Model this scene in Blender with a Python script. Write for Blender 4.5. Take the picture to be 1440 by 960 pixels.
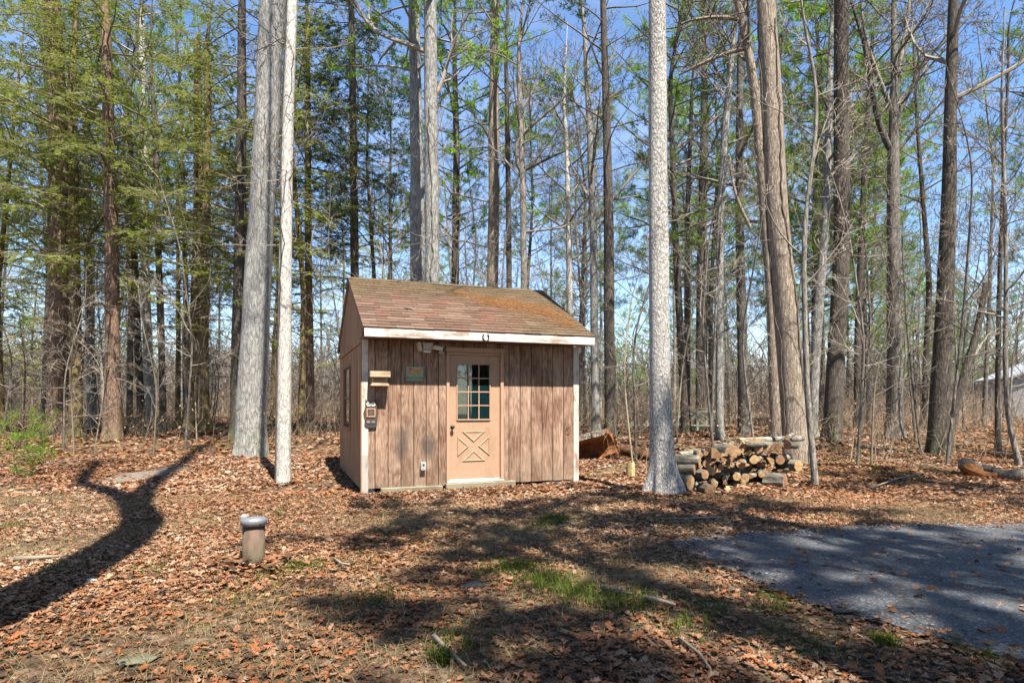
import bpy, bmesh, math, random
import numpy as np
from mathutils import Vector, Matrix
from mathutils.geometry import delaunay_2d_cdt

for o in list(bpy.data.objects):
    bpy.data.objects.remove(o)
S = bpy.context.scene
COL = S.collection
R = math.radians

# ------------------------------------------------------------------ camera
FP, HZ, CAMH = 872.0, 570.0, 1.4          # focal length and horizon row of the 1440x960 picture
cam = bpy.data.cameras.new('camera')
cam.sensor_width = 36.0
cam.lens = FP / 1440 * 36
cam.shift_y = (HZ - 480) / 1440
cam.clip_start, cam.clip_end = 0.05, 2000
camo = bpy.data.objects.new('camera', cam)
camo.location = (0, 0, CAMH)
camo.rotation_euler = (R(90), 0, 0)
COL.objects.link(camo)
S.camera = camo

# ------------------------------------------------------------------ sky, sun, exposure
SUN_EL, SUN_AZ = R(61), R(27.6)             # azimuth: to the right of straight behind the camera
sdir = Vector((math.sin(SUN_AZ) * math.cos(SUN_EL), -math.cos(SUN_AZ) * math.cos(SUN_EL), math.sin(SUN_EL)))
W = bpy.data.worlds.new('World')
S.world = W
W.use_nodes = True
wn, wl = W.node_tree.nodes, W.node_tree.links
wn.clear()
wo = wn.new('ShaderNodeOutputWorld')
bg = wn.new('ShaderNodeBackground')
sky = wn.new('ShaderNodeTexSky')
sky.sky_type = 'NISHITA'
sky.sun_disc = False
sky.sun_elevation = SUN_EL
sky.sun_rotation = math.atan2(sdir.x, sdir.y)
sky.altitude = 200
sky.air_density = 1.0
sky.dust_density = 0.25
sky.ozone_density = 1.6
bg.inputs[1].default_value = 0.08
hs = wn.new('ShaderNodeHueSaturation')
hs.inputs['Saturation'].default_value = 1.15
hs.inputs['Hue'].default_value = 0.503
wl.new(sky.outputs[0], hs.inputs['Color'])
# thin high cloud
tc = wn.new('ShaderNodeTexCoord'); mp = wn.new('ShaderNodeMapping'); mp.inputs['Scale'].default_value = (1.0, 1.0, 3.0)
cn = wn.new('ShaderNodeTexNoise'); cn.inputs['Scale'].default_value = 2.2; cn.inputs['Detail'].default_value = 6; cn.inputs['Roughness'].default_value = 0.6
cr = wn.new('ShaderNodeMapRange'); cr.inputs[1].default_value = 0.42; cr.inputs[2].default_value = 0.75; cr.inputs[4].default_value = 0.28
cm = wn.new('ShaderNodeMix'); cm.data_type = 'RGBA'
wl.new(tc.outputs['Generated'], mp.inputs[0]); wl.new(mp.outputs[0], cn.inputs['Vector']); wl.new(cn.outputs[0], cr.inputs[0])
wl.new(cr.outputs[0], cm.inputs[0]); wl.new(hs.outputs[0], cm.inputs[6]); cm.inputs[7].default_value = (4.6, 5.0, 6.0, 1)
wl.new(cm.outputs[2], bg.inputs[0])
wl.new(bg.outputs[0], wo.inputs[0])
sun = bpy.data.lights.new('sun', 'SUN')
sun.energy = 5.0
sun.angle = R(0.53)
sun.color = (1.0, 0.93, 0.83)
suno = bpy.data.objects.new('sun', sun)
suno.rotation_euler = sdir.to_track_quat('Z', 'Y').to_euler()
COL.objects.link(suno)
S.view_settings.view_transform = 'Standard'
S.view_settings.look = 'None'
S.view_settings.gamma = 1
S.view_settings.use_curve_mapping = False
S.view_settings.exposure = 1.8
S.cycles.max_bounces = 6
S.cycles.diffuse_bounces = 3
S.cycles.glossy_bounces = 3
S.cycles.transmission_bounces = 4
S.cycles.transparent_max_bounces = 8

# ------------------------------------------------------------------ helpers
def ss(a, b, x):
    t = np.clip((x - a) / (b - a), 0, 1)
    return t * t * (3 - 2 * t)

def H(x, y):
    """height of the ground"""
    x = np.asarray(x, float); y = np.asarray(y, float)
    left = 0.08 * ss(9, 15, y) + 0.22 * ss(15, 24, y) + 0.45 * ss(24, 60, y)
    right = 0.10 * ss(10, 14, y) + 0.28 * ss(14, 20, y) + 0.14 * ss(20, 60, y)
    t = ss(-0.42, 0.0, x / np.maximum(y, 3))
    h = left * (1 - t) + right * t
    far = 0.35 + 0.65 * ss(7, 13, np.hypot(x, y))
    n = (0.030 * np.sin(0.9 * x + 1.3 * np.sin(0.7 * y)) + 0.022 * np.sin(1.7 * y + 1.1 * np.sin(1.3 * x + 2)) +
         0.010 * np.sin(3.9 * x + 2.2 * y) + 0.009 * np.sin(5.1 * y - 2.7 * x + 1))
    dx, dy = x + 0.6, y - 11.5
    flat = 1 - np.exp(-(dx * dx + dy * dy) / 6.0)
    return h + n * far * flat

def h1(x, y):
    return float(H(x, y))

def px(u, v, Y):
    return Vector(((u - 720) / FP * Y, Y, CAMH - (v - HZ) / FP * Y))

def pg(u, v):
    """point of the ground under pixel (u, v)"""
    Y = 2.0
    while Y < 120:
        p = px(u, v, Y)
        if p.z <= h1(p.x, p.y):
            break
        Y += 0.04
    p = px(u, v, Y)
    return Vector((p.x, p.y, h1(p.x, p.y)))

def tag(o, label=None, cat=None, group=None, kind=None):
    if label: o['label'] = label
    if cat: o['category'] = cat
    if group: o['group'] = group
    if kind: o['kind'] = kind
    return o

def empty(name, loc=(0, 0, 0), rz=0.0, label=None, cat=None, group=None):
    o = bpy.data.objects.new(name, None)
    o.empty_display_size = 0.1
    o.location = loc
    o.rotation_euler = (0, 0, rz)
    COL.objects.link(o)
    return tag(o, label, cat, group)

def link(name, me, mats, parent=None):
    for m in (mats if isinstance(mats, (list, tuple)) else [mats]):
        if m: me.materials.append(m)
    o = bpy.data.objects.new(name, me)
    COL.objects.link(o)
    if parent: o.parent = parent
    return o

def np_mesh(name, V, faces, smooth=False, attr=None, fattr=None):
    """faces: list of (array (M,k), material index)"""
    me = bpy.data.meshes.new(name)
    V = np.ascontiguousarray(V, dtype=np.float32)
    me.vertices.add(len(V))
    me.vertices.foreach_set('co', V.ravel())
    idx, tot, mi = [], [], []
    for F, m in faces:
        F = np.asarray(F, dtype=np.int32)
        if len(F) == 0: continue
        idx.append(F.ravel())
        tot.append(np.full(len(F), F.shape[1], dtype=np.int32))
        mi.append(np.full(len(F), m, dtype=np.int32))
    idx = np.concatenate(idx); tot = np.concatenate(tot); mi = np.concatenate(mi)
    start = np.concatenate([[0], np.cumsum(tot)[:-1]]).astype(np.int32)
    me.loops.add(len(idx))
    me.loops.foreach_set('vertex_index', idx)
    me.polygons.add(len(tot))
    me.polygons.foreach_set('loop_start', start)
    me.polygons.foreach_set('loop_total', tot)
    me.polygons.foreach_set('material_index', mi)
    me.polygons.foreach_set('use_smooth', np.full(len(tot), smooth, dtype=bool))
    if attr is not None:
        a = me.attributes.new('tint', 'FLOAT', 'POINT')
        a.data.foreach_set('value', np.ascontiguousarray(attr, dtype=np.float32))
    me.update(calc_edges=True)
    return me

class Tubes:
    def __init__(self): self.g = {}
    def add(self, pts, rad, sides=3):
        self.g.setdefault((len(pts), sides), []).append((pts, rad))
    def arrays(self):
        Vs, Fs, off = [], [], 0
        for (n, s), L in self.g.items():
            P = np.array([a for a, _ in L], float); Rr = np.array([b for _, b in L], float)
            v, f = tube_arrays(P, Rr, s)
            Vs.append(v); Fs.append(f + off); off += len(v)
        return np.concatenate(Vs), np.concatenate(Fs)

def tube_arrays(P, Rr, s):
    M, n, _ = P.shape
    T = np.gradient(P, axis=1)
    T /= np.linalg.norm(T, axis=2, keepdims=True) + 1e-9
    md = P[:, -1] - P[:, 0]
    ref = np.eye(3)[np.argmin(np.abs(md), axis=1)][:, None, :].repeat(n, axis=1)
    A = np.cross(T, ref); A /= np.linalg.norm(A, axis=2, keepdims=True) + 1e-9
    B = np.cross(T, A)
    th = np.arange(s) * 2 * math.pi / s
    V = P[:, :, None, :] + Rr[:, :, None, None] * (np.cos(th)[None, None, :, None] * A[:, :, None, :] + np.sin(th)[None, None, :, None] * B[:, :, None, :])
    i = np.arange(n - 1)[:, None]; j = np.arange(s)[None, :]
    q = np.stack([i * s + j, i * s + (j + 1) % s, (i + 1) * s + (j + 1) % s, (i + 1) * s + j], -1).reshape(-1, 4)
    F = (q[None] + (np.arange(M) * n * s)[:, None, None]).reshape(-1, 4)
    return V.reshape(-1, 3), F

class MB:
    """collects shapes and links them as one mesh object"""
    def __init__(self): self.v, self.f, self.m, self.t = [], [], [], []
    def add(self, vs, fs, m=0, t=0.0):
        o = len(self.v)
        self.v += [tuple(v) for v in vs]
        self.t += [t] * len(vs)
        self.f += [tuple(i + o for i in f) for f in fs]
        self.m += [m] * len(fs)
        return self
    def box(self, x0, x1, y0, y1, z0, z1, m=0, t=0.0, b=0.0, M=None):
        if b <= 0:
            vs = [(x, y, z) for z in (z0, z1) for y in (y0, y1) for x in (x0, x1)]
            fs = [(0, 2, 3, 1), (4, 5, 7, 6), (0, 1, 5, 4), (2, 6, 7, 3), (0, 4, 6, 2), (1, 3, 7, 5)]
        else:
            bm = bmesh.new()
            bmesh.ops.create_cube(bm, size=1)
            for v in bm.verts:
                v.co = ((x0 + x1) / 2 + v.co.x * (x1 - x0), (y0 + y1) / 2 + v.co.y * (y1 - y0), (z0 + z1) / 2 + v.co.z * (z1 - z0))
            bmesh.ops.bevel(bm, geom=bm.edges[:], offset=b, segments=1, affect='EDGES')
            bm.verts.index_update()
            vs = [v.co.copy() for v in bm.verts]; fs = [[v.index for v in f.verts] for f in bm.faces]
            bm.free()
        if M: vs = [M @ Vector(v) for v in vs]
        return self.add(vs, fs, m, t)
    def tube(self, pts, rad, s=10, m=0, t=0.0, cap=True, capm=None):
        if not isinstance(rad, (list, tuple)): rad = [rad] * len(pts)
        v, f = tube_arrays(np.array([[tuple(p) for p in pts]], float), np.array([rad], float), s)
        fs = [tuple(q) for q in f.tolist()]
        self.add(v.tolist(), fs, m, t)
        if cap:
            n = len(v)
            o = len(self.v) - n
            cm = m if capm is None else capm
            self.f += [tuple(o + i for i in range(s))[::-1], tuple(o + n - s + i for i in range(s))]
            self.m += [cm, cm]
        return self
    def lathe(self, prof, s=24, c=(0, 0, 0), m=0, t=0.0):
        n = len(prof); vs, fs = [], []
        for r, z in prof:
            for k in range(s):
                a = 2 * math.pi * k / s
                vs.append((c[0] + r * math.cos(a), c[1] + r * math.sin(a), c[2] + z))
        for i in range(n - 1):
            for k in range(s):
                fs.append((i * s + k, i * s + (k + 1) % s, (i + 1) * s + (k + 1) % s, (i + 1) * s + k))
        fs.append(tuple(range(s))[::-1]); fs.append(tuple((n - 1) * s + k for k in range(s)))
        return self.add(vs, fs, m, t)
    def prism(self, poly, y0, y1, m=0, t=0.0, M=None):
        """poly in x-z, extruded along y"""
        n = len(poly)
        vs = [(x, y0, z) for x, z in poly] + [(x, y1, z) for x, z in poly]
        fs = [tuple(range(n)), tuple(range(n, 2 * n))[::-1]] + [((i + 1) % n, i, i + n, (i + 1) % n + n) for i in range(n)]
        if M: vs = [M @ Vector(v) for v in vs]
        return self.add(vs, fs, m, t)
    def build(self, name, mats, parent=None, smooth=False, fix=True):
        me = bpy.data.meshes.new(name)
        me.from_pydata(self.v, [], self.f)
        me.polygons.foreach_set('material_index', self.m)
        a = me.attributes.new('tint', 'FLOAT', 'POINT')
        a.data.foreach_set('value', self.t)
        if fix:
            bm = bmesh.new(); bm.from_mesh(me)
            bmesh.ops.recalc_face_normals(bm, faces=bm.faces)
            bm.to_mesh(me); bm.free()
        me.polygons.foreach_set('use_smooth', [smooth] * len(me.polygons))
        return link(name, me, mats, parent)

# ------------------------------------------------------------------ materials
ALB = 0.76          # overall tone of the solid materials
class NT:
    def __init__(self, name):
        self.mat = bpy.data.materials.new(name)
        self.mat.use_nodes = True
        self.t = self.mat.node_tree
        self.t.nodes.clear()
        self.out = self.t.nodes.new('ShaderNodeOutputMaterial')
        self.p = self.t.nodes.new('ShaderNodeBsdfPrincipled')
        self.l(self.p.outputs[0], self.out.inputs[0])
    def l(self, a, b): self.t.links.new(a, b)
    def put(self, sock, v):
        if hasattr(v, 'is_linked') or hasattr(v, 'links'): self.l(v, sock)
        else:
            if isinstance(v, (tuple, list)) and len(v) == 3 and len(sock.default_value) == 4: v = (*v, 1)
            sock.default_value = v
    def n(self, typ, ins={}, **kw):
        nd = self.t.nodes.new('ShaderNode' + typ)
        for k, v in kw.items(): setattr(nd, k, v)
        for k, v in ins.items(): self.put(nd.inputs[k], v)
        return nd
    def co(self, which='Object', scale=(1, 1, 1), loc=(0, 0, 0), add=None):
        c = self.n('TexCoord').outputs[which]
        m = self.n('Mapping', {'Vector': c, 'Scale': scale, 'Location': loc})
        v = m.outputs[0]
        if add is not None:
            a = self.n('VectorMath', {0: v, 1: add}, operation='ADD'); v = a.outputs[0]
        return v
    def pos(self, scale=(1, 1, 1)):
        g = self.n('NewGeometry').outputs['Position']
        return self.n('Mapping', {'Vector': g, 'Scale': scale}).outputs[0]
    def noise(self, v, scale, detail=4, rough=0.55, dist=0.0):
        return self.n('TexNoise', {'Vector': v, 'Scale': scale, 'Detail': detail, 'Roughness': rough, 'Distortion': dist}).outputs[0]
    def vor(self, v, scale, feature='F1', out='Distance'):
        return self.n('TexVoronoi', {'Vector': v, 'Scale': scale}, feature=feature).outputs[out]
    def ramp(self, f, stops, interp='LINEAR'):
        r = self.n('ValToRGB', {0: f}); e = r.color_ramp; e.interpolation = interp
        while len(e.elements) < len(stops): e.elements.new(0.5)
        for el, (p, c) in zip(e.elements, stops):
            el.position = p
            el.color = (c, c, c, 1) if isinstance(c, (int, float)) else (*c, 1)
        return r.outputs[0]
    def mix(self, f, a, b, mode='MIX'):
        m = self.n('Mix', {}, data_type='RGBA', blend_type=mode)
        self.put(m.inputs[0], f); self.put(m.inputs[6], a); self.put(m.inputs[7], b)
        return m.outputs[2]
    def math(self, op, a, b=0.0, clamp=False):
        m = self.n('Math', {0: a, 1: b}, operation=op); m.use_clamp = clamp
        return m.outputs[0]
    def rng(self, f, a, b, c=0, d=1):
        return self.n('MapRange', {0: f, 1: a, 2: b, 3: c, 4: d}).outputs[0]
    def bump(self, h, strength=0.5, dist=0.02):
        self.l(self.n('Bump', {'Height': h, 'Strength': strength, 'Distance': dist}).outputs[0], self.p.inputs['Normal'])
    def base(self, c): self.put(self.p.inputs['Base Color'], self.mix(1.0, c, (ALB, ALB, ALB), 'MULTIPLY'))
    def set(self, rough=0.8, metal=0.0, spec=0.3):
        self.put(self.p.inputs['Roughness'], rough); self.p.inputs['Metallic'].default_value = metal
        self.p.inputs['Specular IOR Level'].default_value = spec
        return self.mat
    def attr(self, name='tint'): return self.n('Attribute', attribute_name=name).outputs['Fac']
    def orand(self): return self.n('ObjectInfo').outputs['Random']

def bark(name, dark, mid, light, sc=14.0, stretch=0.16, bump=0.9, dist=0.03, lichen=None, vary=0.25, flecks=0.0, moss=0.0):
    t = NT(name)
    rnd = t.orand()
    off = t.n('CombineXYZ', {0: t.math('MULTIPLY', rnd, 37.0), 1: t.math('MULTIPLY', rnd, 11.0), 2: 0.0}).outputs[0]
    v = t.co('Object', (1, 1, stretch), add=off)
    w = t.noise(t.co('Object', (1, 1, 0.5), add=off), 5.0, 3)
    vd = t.n('VectorMath', {0: v, 1: t.n('VectorMath', {0: w, 'Scale': 0.12}, operation='SCALE').outputs[0]}, operation='ADD').outputs[0]
    e = t.vor(vd, sc, 'DISTANCE_TO_EDGE')
    ridge = t.rng(e, 0.0, 0.35)
    rn = t.noise(vd, sc * 1.5, 5, 0.68)
    fine = t.noise(t.co('Object', (1, 1, 0.4), add=off), sc * 2.4, 5, 0.75)
    big = t.noise(t.co('Object', (1, 1, 0.5), add=off), 1.6, 4, 0.65)
    hgt = t.math('ADD', t.math('MULTIPLY', ridge, 0.22), t.math('ADD', t.math('MULTIPLY', rn, 0.62), t.math('MULTIPLY', fine, 0.42)))
    c = t.ramp(t.rng(hgt, 0.42, 0.88), [(0.08, dark), (0.42, mid), (0.85, light)])
    c = t.mix(t.rng(big, 0.3, 0.7, 0, 0.6), c, t.mix(0.65, c, mid))
    if lichen:
        lm = t.rng(t.noise(t.co('Object', (1, 1, 0.7), add=off), 7.0, 5, 0.7), 0.54, 0.62, 0, 0.7)
        c = t.mix(lm, c, lichen)
    if flecks:
        fl = t.rng(t.math('ADD', t.noise(t.co('Object', (1, 1, 0.4), add=off), 48.0, 3, 0.65), t.math('MULTIPLY', t.math('SUBTRACT', t.noise(t.co('Object', (1, 1, 0.4), add=off), 2.6, 3), 0.5), 0.45)), 0.555, 0.62, 0, flecks)
        c = t.mix(fl, c, dark)
    if moss:
        z = t.n('SeparateXYZ', {0: t.n('TexCoord').outputs['Object']}).outputs[2]
        mm = t.math('MULTIPLY', t.rng(z, 0.1, 1.0, 1, 0), t.rng(t.noise(v, 6.0), 0.45, 0.6, 0, moss))
        c = t.mix(mm, c, (0.10, 0.13, 0.03))
    hs = t.n('HueSaturation', {'Value': t.rng(rnd, 0, 1, 1 - vary, 1 + vary), 'Color': c})
    t.base(hs.outputs[0])
    t.bump(hgt, bump, dist)
    return t.set(0.9, 0, 0.15)

M = {}
M['bark_grey'] = bark('bark_grey', (0.10, 0.095, 0.085), (0.27, 0.26, 0.24), (0.44, 0.43, 0.40), 16, 0.2, 0.9, 0.03, lichen=(0.40, 0.43, 0.38), vary=0.08, moss=0.4)
M['bark_white'] = bark('bark_white', (0.22, 0.20, 0.175), (0.52, 0.50, 0.46), (0.70, 0.67, 0.62), 24, 0.3, 0.6, 0.02, vary=0.03, flecks=0.5)
M['bark_fleck'] = bark('bark_fleck', (0.15, 0.138, 0.125), (0.46, 0.44, 0.41), (0.66, 0.63, 0.585), 26, 0.45, 0.9, 0.03, vary=0.03, flecks=0.8)
M['bark_tan'] = bark('bark_tan', (0.12, 0.09, 0.065), (0.30, 0.245, 0.19), (0.47, 0.40, 0.32), 20, 0.16, 1.0, 0.03, vary=0.06)
M['bark_dark'] = bark('bark_dark', (0.035, 0.03, 0.026), (0.10, 0.085, 0.07), (0.20, 0.165, 0.13), 18, 0.22, 0.9, 0.03, vary=0.12, moss=0.5)
M['bark_red'] = bark('bark_red', (0.08, 0.05, 0.035), (0.22, 0.145, 0.10), (0.36, 0.255, 0.185), 22, 0.25, 0.9, 0.025, vary=0.15, moss=0.5)
M['bark_olive'] = bark('bark_olive', (0.06, 0.045, 0.02), (0.19, 0.14, 0.065), (0.31, 0.24, 0.12), 22, 0.22, 0.9, 0.025, vary=0.12, moss=0.8)
M['bark_mix'] = bark('bark_mix', (0.06, 0.053, 0.045), (0.19, 0.17, 0.145), (0.33, 0.30, 0.26), 16, 0.2, 0.8, 0.02, vary=0.45)

def twigmat(name, a, b):
    t = NT(name)
    n = t.noise(t.co('Object'), 3.0, 3)
    c = t.mix(t.rng(n, 0.3, 0.7), a, b)
    c = t.n('HueSaturation', {'Value': t.rng(t.orand(), 0, 1, 0.75, 1.25), 'Color': c}).outputs[0]
    t.base(c)
    return t.set(0.9, 0, 0.1)
M['twig'] = twigmat('twig', (0.17, 0.145, 0.12), (0.27, 0.235, 0.195))
M['twig_dark'] = twigmat('twig_dark', (0.07, 0.06, 0.05), (0.14, 0.12, 0.095))
M['twig_dead'] = twigmat('twig_dead', (0.20, 0.165, 0.115), (0.31, 0.26, 0.19))
M['twig_brown'] = twigmat('twig_brown', (0.17, 0.125, 0.085), (0.30, 0.235, 0.165))

def needles(name, a, b, c_):
    t = NT(name)
    f = t.attr()
    c = t.ramp(f, [(0.0, a), (0.55, b), (1.0, c_)])
    c = t.n('HueSaturation', {'Value': t.rng(t.orand(), 0, 1, 0.8, 1.2), 'Color': c}).outputs[0]
    d = t.n('BsdfDiffuse', {'Color': c}); tr = t.n('BsdfTranslucent', {'Color': c})
    m = t.n('MixShader', {0: 0.42, 1: d.outputs[0], 2: tr.outputs[0]})
    t.l(m.outputs[0], t.out.inputs[0])
    return t.mat
M['hemlock'] = needles('hemlock_needles', (0.105, 0.14, 0.022), (0.205, 0.25, 0.04), (0.33, 0.35, 0.08))
M['pine'] = needles('pine_needles', (0.08, 0.14, 0.025), (0.16, 0.255, 0.045), (0.27, 0.34, 0.07))
M['pine_dark'] = needles('pine_needles_blue', (0.025, 0.055, 0.024), (0.06, 0.11, 0.04), (0.12, 0.17, 0.055))
M['pine_bright'] = needles('pine_needles_bright', (0.09, 0.17, 0.02), (0.20, 0.33, 0.04), (0.33, 0.43, 0.08))
M['beech_leaf'] = needles('dry_beech_leaves', (0.22, 0.12, 0.06), (0.36, 0.22, 0.13), (0.45, 0.32, 0.22))

def ground_mat():
    t = NT('leafy_ground')
    p = t.pos()
    wob = t.n('VectorMath', {0: p, 1: t.n('VectorMath', {0: t.n('TexNoise', {'Vector': p, 'Scale': 6.0}).outputs[1], 'Scale': 0.12}, operation='SCALE').outputs[0]}, operation='ADD').outputs[0]
    cell = t.n('TexVoronoi', {'Vector': wob, 'Scale': 15.0})
    r1 = t.n('SeparateColor', {0: cell.outputs['Color']}).outputs[0]
    leaf = t.ramp(r1, [(0.0, (0.05, 0.032, 0.02)), (0.3, (0.15, 0.075, 0.036)), (0.55, (0.27, 0.145, 0.075)), (0.8, (0.33, 0.21, 0.13)), (1.0, (0.42, 0.31, 0.22))])
    dk = t.rng(cell.outputs['Distance'], 0.25, 0.75, 1.0, 0.35)
    leaf = t.mix(1.0, leaf, t.n('CombineColor', {0: dk, 1: dk, 2: dk}).outputs[0], 'MULTIPLY')
    soil = t.ramp(t.noise(p, 22, 6, 0.7), [(0.3, (0.045, 0.032, 0.022)), (0.6, (0.11, 0.08, 0.055)), (0.8, (0.2, 0.155, 0.11))])
    big = t.noise(p, 0.5, 4, 0.6)
    c = t.mix(t.rng(big, 0.35, 0.65, 0.25, 0.9), soil, leaf)
    straw = t.rng(t.noise(p, 1.1, 5, 0.65), 0.52, 0.62, 0, 0.55)
    c = t.mix(straw, c, t.ramp(t.noise(p, 60, 3), [(0.3, (0.12, 0.10, 0.045)), (0.7, (0.32, 0.26, 0.13))]))
    gr = t.rng(t.noise(p, 0.75, 4, 0.6), 0.60, 0.68, 0, 0.5)
    c = t.mix(gr, c, t.ramp(t.noise(p, 70, 3), [(0.3, (0.03, 0.05, 0.012)), (0.7, (0.10, 0.14, 0.03))]))
    # worn pale patch of the trodden path
    pc = pg(215, 664)
    q = t.n('Mapping', {'Vector': t.n('NewGeometry').outputs['Position'], 'Location': (-pc.x, -pc.y, 0)}, vector_type='POINT').outputs[0]
    q2 = t.n('Mapping', {'Vector': q, 'Rotation': (0, 0, R(-28)), 'Scale': (1 / 0.5, 1 / 2.0, 0)}).outputs[0]
    ln = t.n('VectorMath', {0: q2}, operation='LENGTH').outputs['Value']
    pm = t.math('ADD', ln, t.math('MULTIPLY', t.math('SUBTRACT', t.noise(p, 3.5, 4), 0.5), 1.2))
    c = t.mix(t.rng(pm, 0.7, 1.1, 0.9, 0), c, t.ramp(t.noise(p, 30, 5), [(0.3, (0.15, 0.13, 0.105)), (0.7, (0.26, 0.23, 0.19))]))
    t.base(c)
    t.bump(t.math('ADD', t.math('MULTIPLY', r1, 0.5), t.noise(p, 40, 5, 0.7)), 0.8, 0.03)
    return t.set(0.95, 0, 0.1)
M['ground'] = ground_mat()

def asphalt_mat():
    t = NT('asphalt')
    p = t.pos()
    v = t.n('TexVoronoi', {'Vector': p, 'Scale': 95.0})
    r1 = t.n('SeparateColor', {0: v.outputs['Color']}).outputs[0]
    c = t.ramp(r1, [(0.0, (0.02, 0.022, 0.025)), (0.5, (0.042, 0.047, 0.053)), (0.85, (0.082, 0.088, 0.097)), (1.0, (0.24, 0.24, 0.25))])
    c = t.mix(t.rng(t.noise(p, 1.3, 5, 0.6), 0.35, 0.65, 0, 0.6), c, t.mix(0.6, c, (0.09, 0.095, 0.10)))
    c = t.mix(t.rng(t.noise(p, 2.6, 4, 0.7), 0.6, 0.7, 0, 0.5), c, (0.10, 0.08, 0.055))
    ck = t.vor(t.n('VectorMath', {0: p, 1: t.n('VectorMath', {0: t.n('TexNoise', {'Vector': p, 'Scale': 3.0}).outputs[1], 'Scale': 0.5}, operation='SCALE').outputs[0]}, operation='ADD').outputs[0], 0.7, 'DISTANCE_TO_EDGE')
    c = t.mix(t.rng(ck, 0.004, 0.012, 0.75, 0), c, (0.02, 0.02, 0.02))
    t.base(c)
    t.bump(t.math('ADD', t.math('MULTIPLY', v.outputs['Distance'], -0.6), t.noise(p, 160, 3)), 0.9, 0.008)
    return t.set(0.75, 0, 0.4)
M['asphalt'] = asphalt_mat()

def leaf_mat():
    t = NT('fallen_leaf')
    f = t.attr()
    c = t.ramp(f, [(0.0, (0.03, 0.018, 0.011)), (0.2, (0.08, 0.042, 0.022)), (0.4, (0.165, 0.07, 0.028)), (0.55, (0.215, 0.11, 0.056)), (0.75, (0.275, 0.165, 0.10)), (0.9, (0.38, 0.275, 0.20)), (1.0, (0.23, 0.075, 0.022))])
    d = t.n('BsdfDiffuse', {'Color': c}); tr = t.n('BsdfTranslucent', {'Color': c}); gl = t.n('BsdfGlossy', {'Roughness': 0.5})
    m = t.n('MixShader', {0: 0.15, 1: d.outputs[0], 2: tr.outputs[0]})
    m2 = t.n('MixShader', {0: 0.03, 1: m.outputs[0], 2: gl.outputs[0]})
    t.l(m2.outputs[0], t.out.inputs[0])
    return t.mat
M['leaf'] = leaf_mat()
M['grass'] = needles('grass_blades', (0.035, 0.055, 0.01), (0.08, 0.125, 0.02), (0.16, 0.19, 0.045))
M['straw'] = needles('dry_grass', (0.12, 0.09, 0.045), (0.25, 0.195, 0.105), (0.36, 0.30, 0.18))
M['pine_straw'] = needles('fallen_pine_needles', (0.13, 0.058, 0.022), (0.24, 0.11, 0.042), (0.32, 0.17, 0.075))

def plain(name, c, rough=0.6, metal=0.0, spec=0.4, n=12.0, amt=0.25, bump=0.15):
    t = NT(name)
    nz = t.noise(t.co('Object'), n, 5, 0.6)
    k = t.rng(nz, 0.25, 0.75, 1 - amt, 1 + amt)
    t.base(t.mix(1.0, c, t.n('CombineColor', {0: k, 1: k, 2: k}).outputs[0], 'MULTIPLY'))
    if bump: t.bump(t.noise(t.co('Object'), n * 6, 3), bump, 0.004)
    return t.set(rough, metal, spec)

def siding_mat():
    t = NT('weathered_plywood_siding')
    off = t.n('CombineXYZ', {0: t.math('MULTIPLY', t.attr(), 53.0), 1: 0.0, 2: t.math('MULTIPLY', t.attr(), 17.0)}).outputs[0]
    v = t.co('Object', (1, 1, 0.11), add=off)
    n = t.noise(v, 3.6, 3, 0.5, 0.25)
    rings = t.math('PINGPONG', t.math('MULTIPLY', n, 24.0), 0.5)
    fib = t.noise(t.co('Object', (1, 1, 0.045), add=off), 70, 4, 0.6)
    fine = t.noise(t.co('Object', (1, 1, 0.2), add=off), 26, 4, 0.65)
    g = t.math('ADD', t.math('MULTIPLY', rings, 0.42), t.math('ADD', t.math('MULTIPLY', fib, 0.35), t.math('MULTIPLY', fine, 0.68)))
    wet = t.noise(t.co('Object', (1, 1, 0.45), add=off), 2.2, 4, 0.6)
    dark = t.mix(t.rng(wet, 0.3, 0.7), (0.115, 0.058, 0.035), (0.22, 0.12, 0.072))
    lite = t.mix(t.rng(wet, 0.3, 0.7), (0.325, 0.203, 0.137), (0.49, 0.352, 0.257))
    c = t.mix(t.rng(t.math('ADD', g, t.math('MULTIPLY', t.math('SUBTRACT', wet, 0.5), 0.7)), 0.43, 0.84), dark, lite)
    so = t.n('SeparateXYZ', {0: t.n('TexCoord').outputs['Object']})
    # grime of splashed soil near the foot of the walls, and uneven dark blotches
    low = t.math('MULTIPLY', t.rng(so.outputs[2], 0.15, 0.75, 1, 0), t.rng(t.noise(t.co('Object'), 5, 4), 0.35, 0.6, 0, 0.55))
    c = t.mix(low, c, (0.15, 0.125, 0.09))
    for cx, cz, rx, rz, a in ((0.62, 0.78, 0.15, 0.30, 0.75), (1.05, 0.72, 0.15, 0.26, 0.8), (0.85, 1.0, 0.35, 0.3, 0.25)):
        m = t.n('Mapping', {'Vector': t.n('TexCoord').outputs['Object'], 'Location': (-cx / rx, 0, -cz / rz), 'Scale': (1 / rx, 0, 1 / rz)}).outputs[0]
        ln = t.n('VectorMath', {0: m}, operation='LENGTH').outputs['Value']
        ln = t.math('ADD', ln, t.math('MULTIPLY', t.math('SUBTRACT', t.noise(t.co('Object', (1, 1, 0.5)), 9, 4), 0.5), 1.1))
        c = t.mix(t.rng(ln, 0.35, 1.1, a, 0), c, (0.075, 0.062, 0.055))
    t.base(c)
    t.bump(g, 0.35, 0.006)
    return t.set(0.85, 0, 0.15)
M['siding'] = siding_mat()

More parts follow.
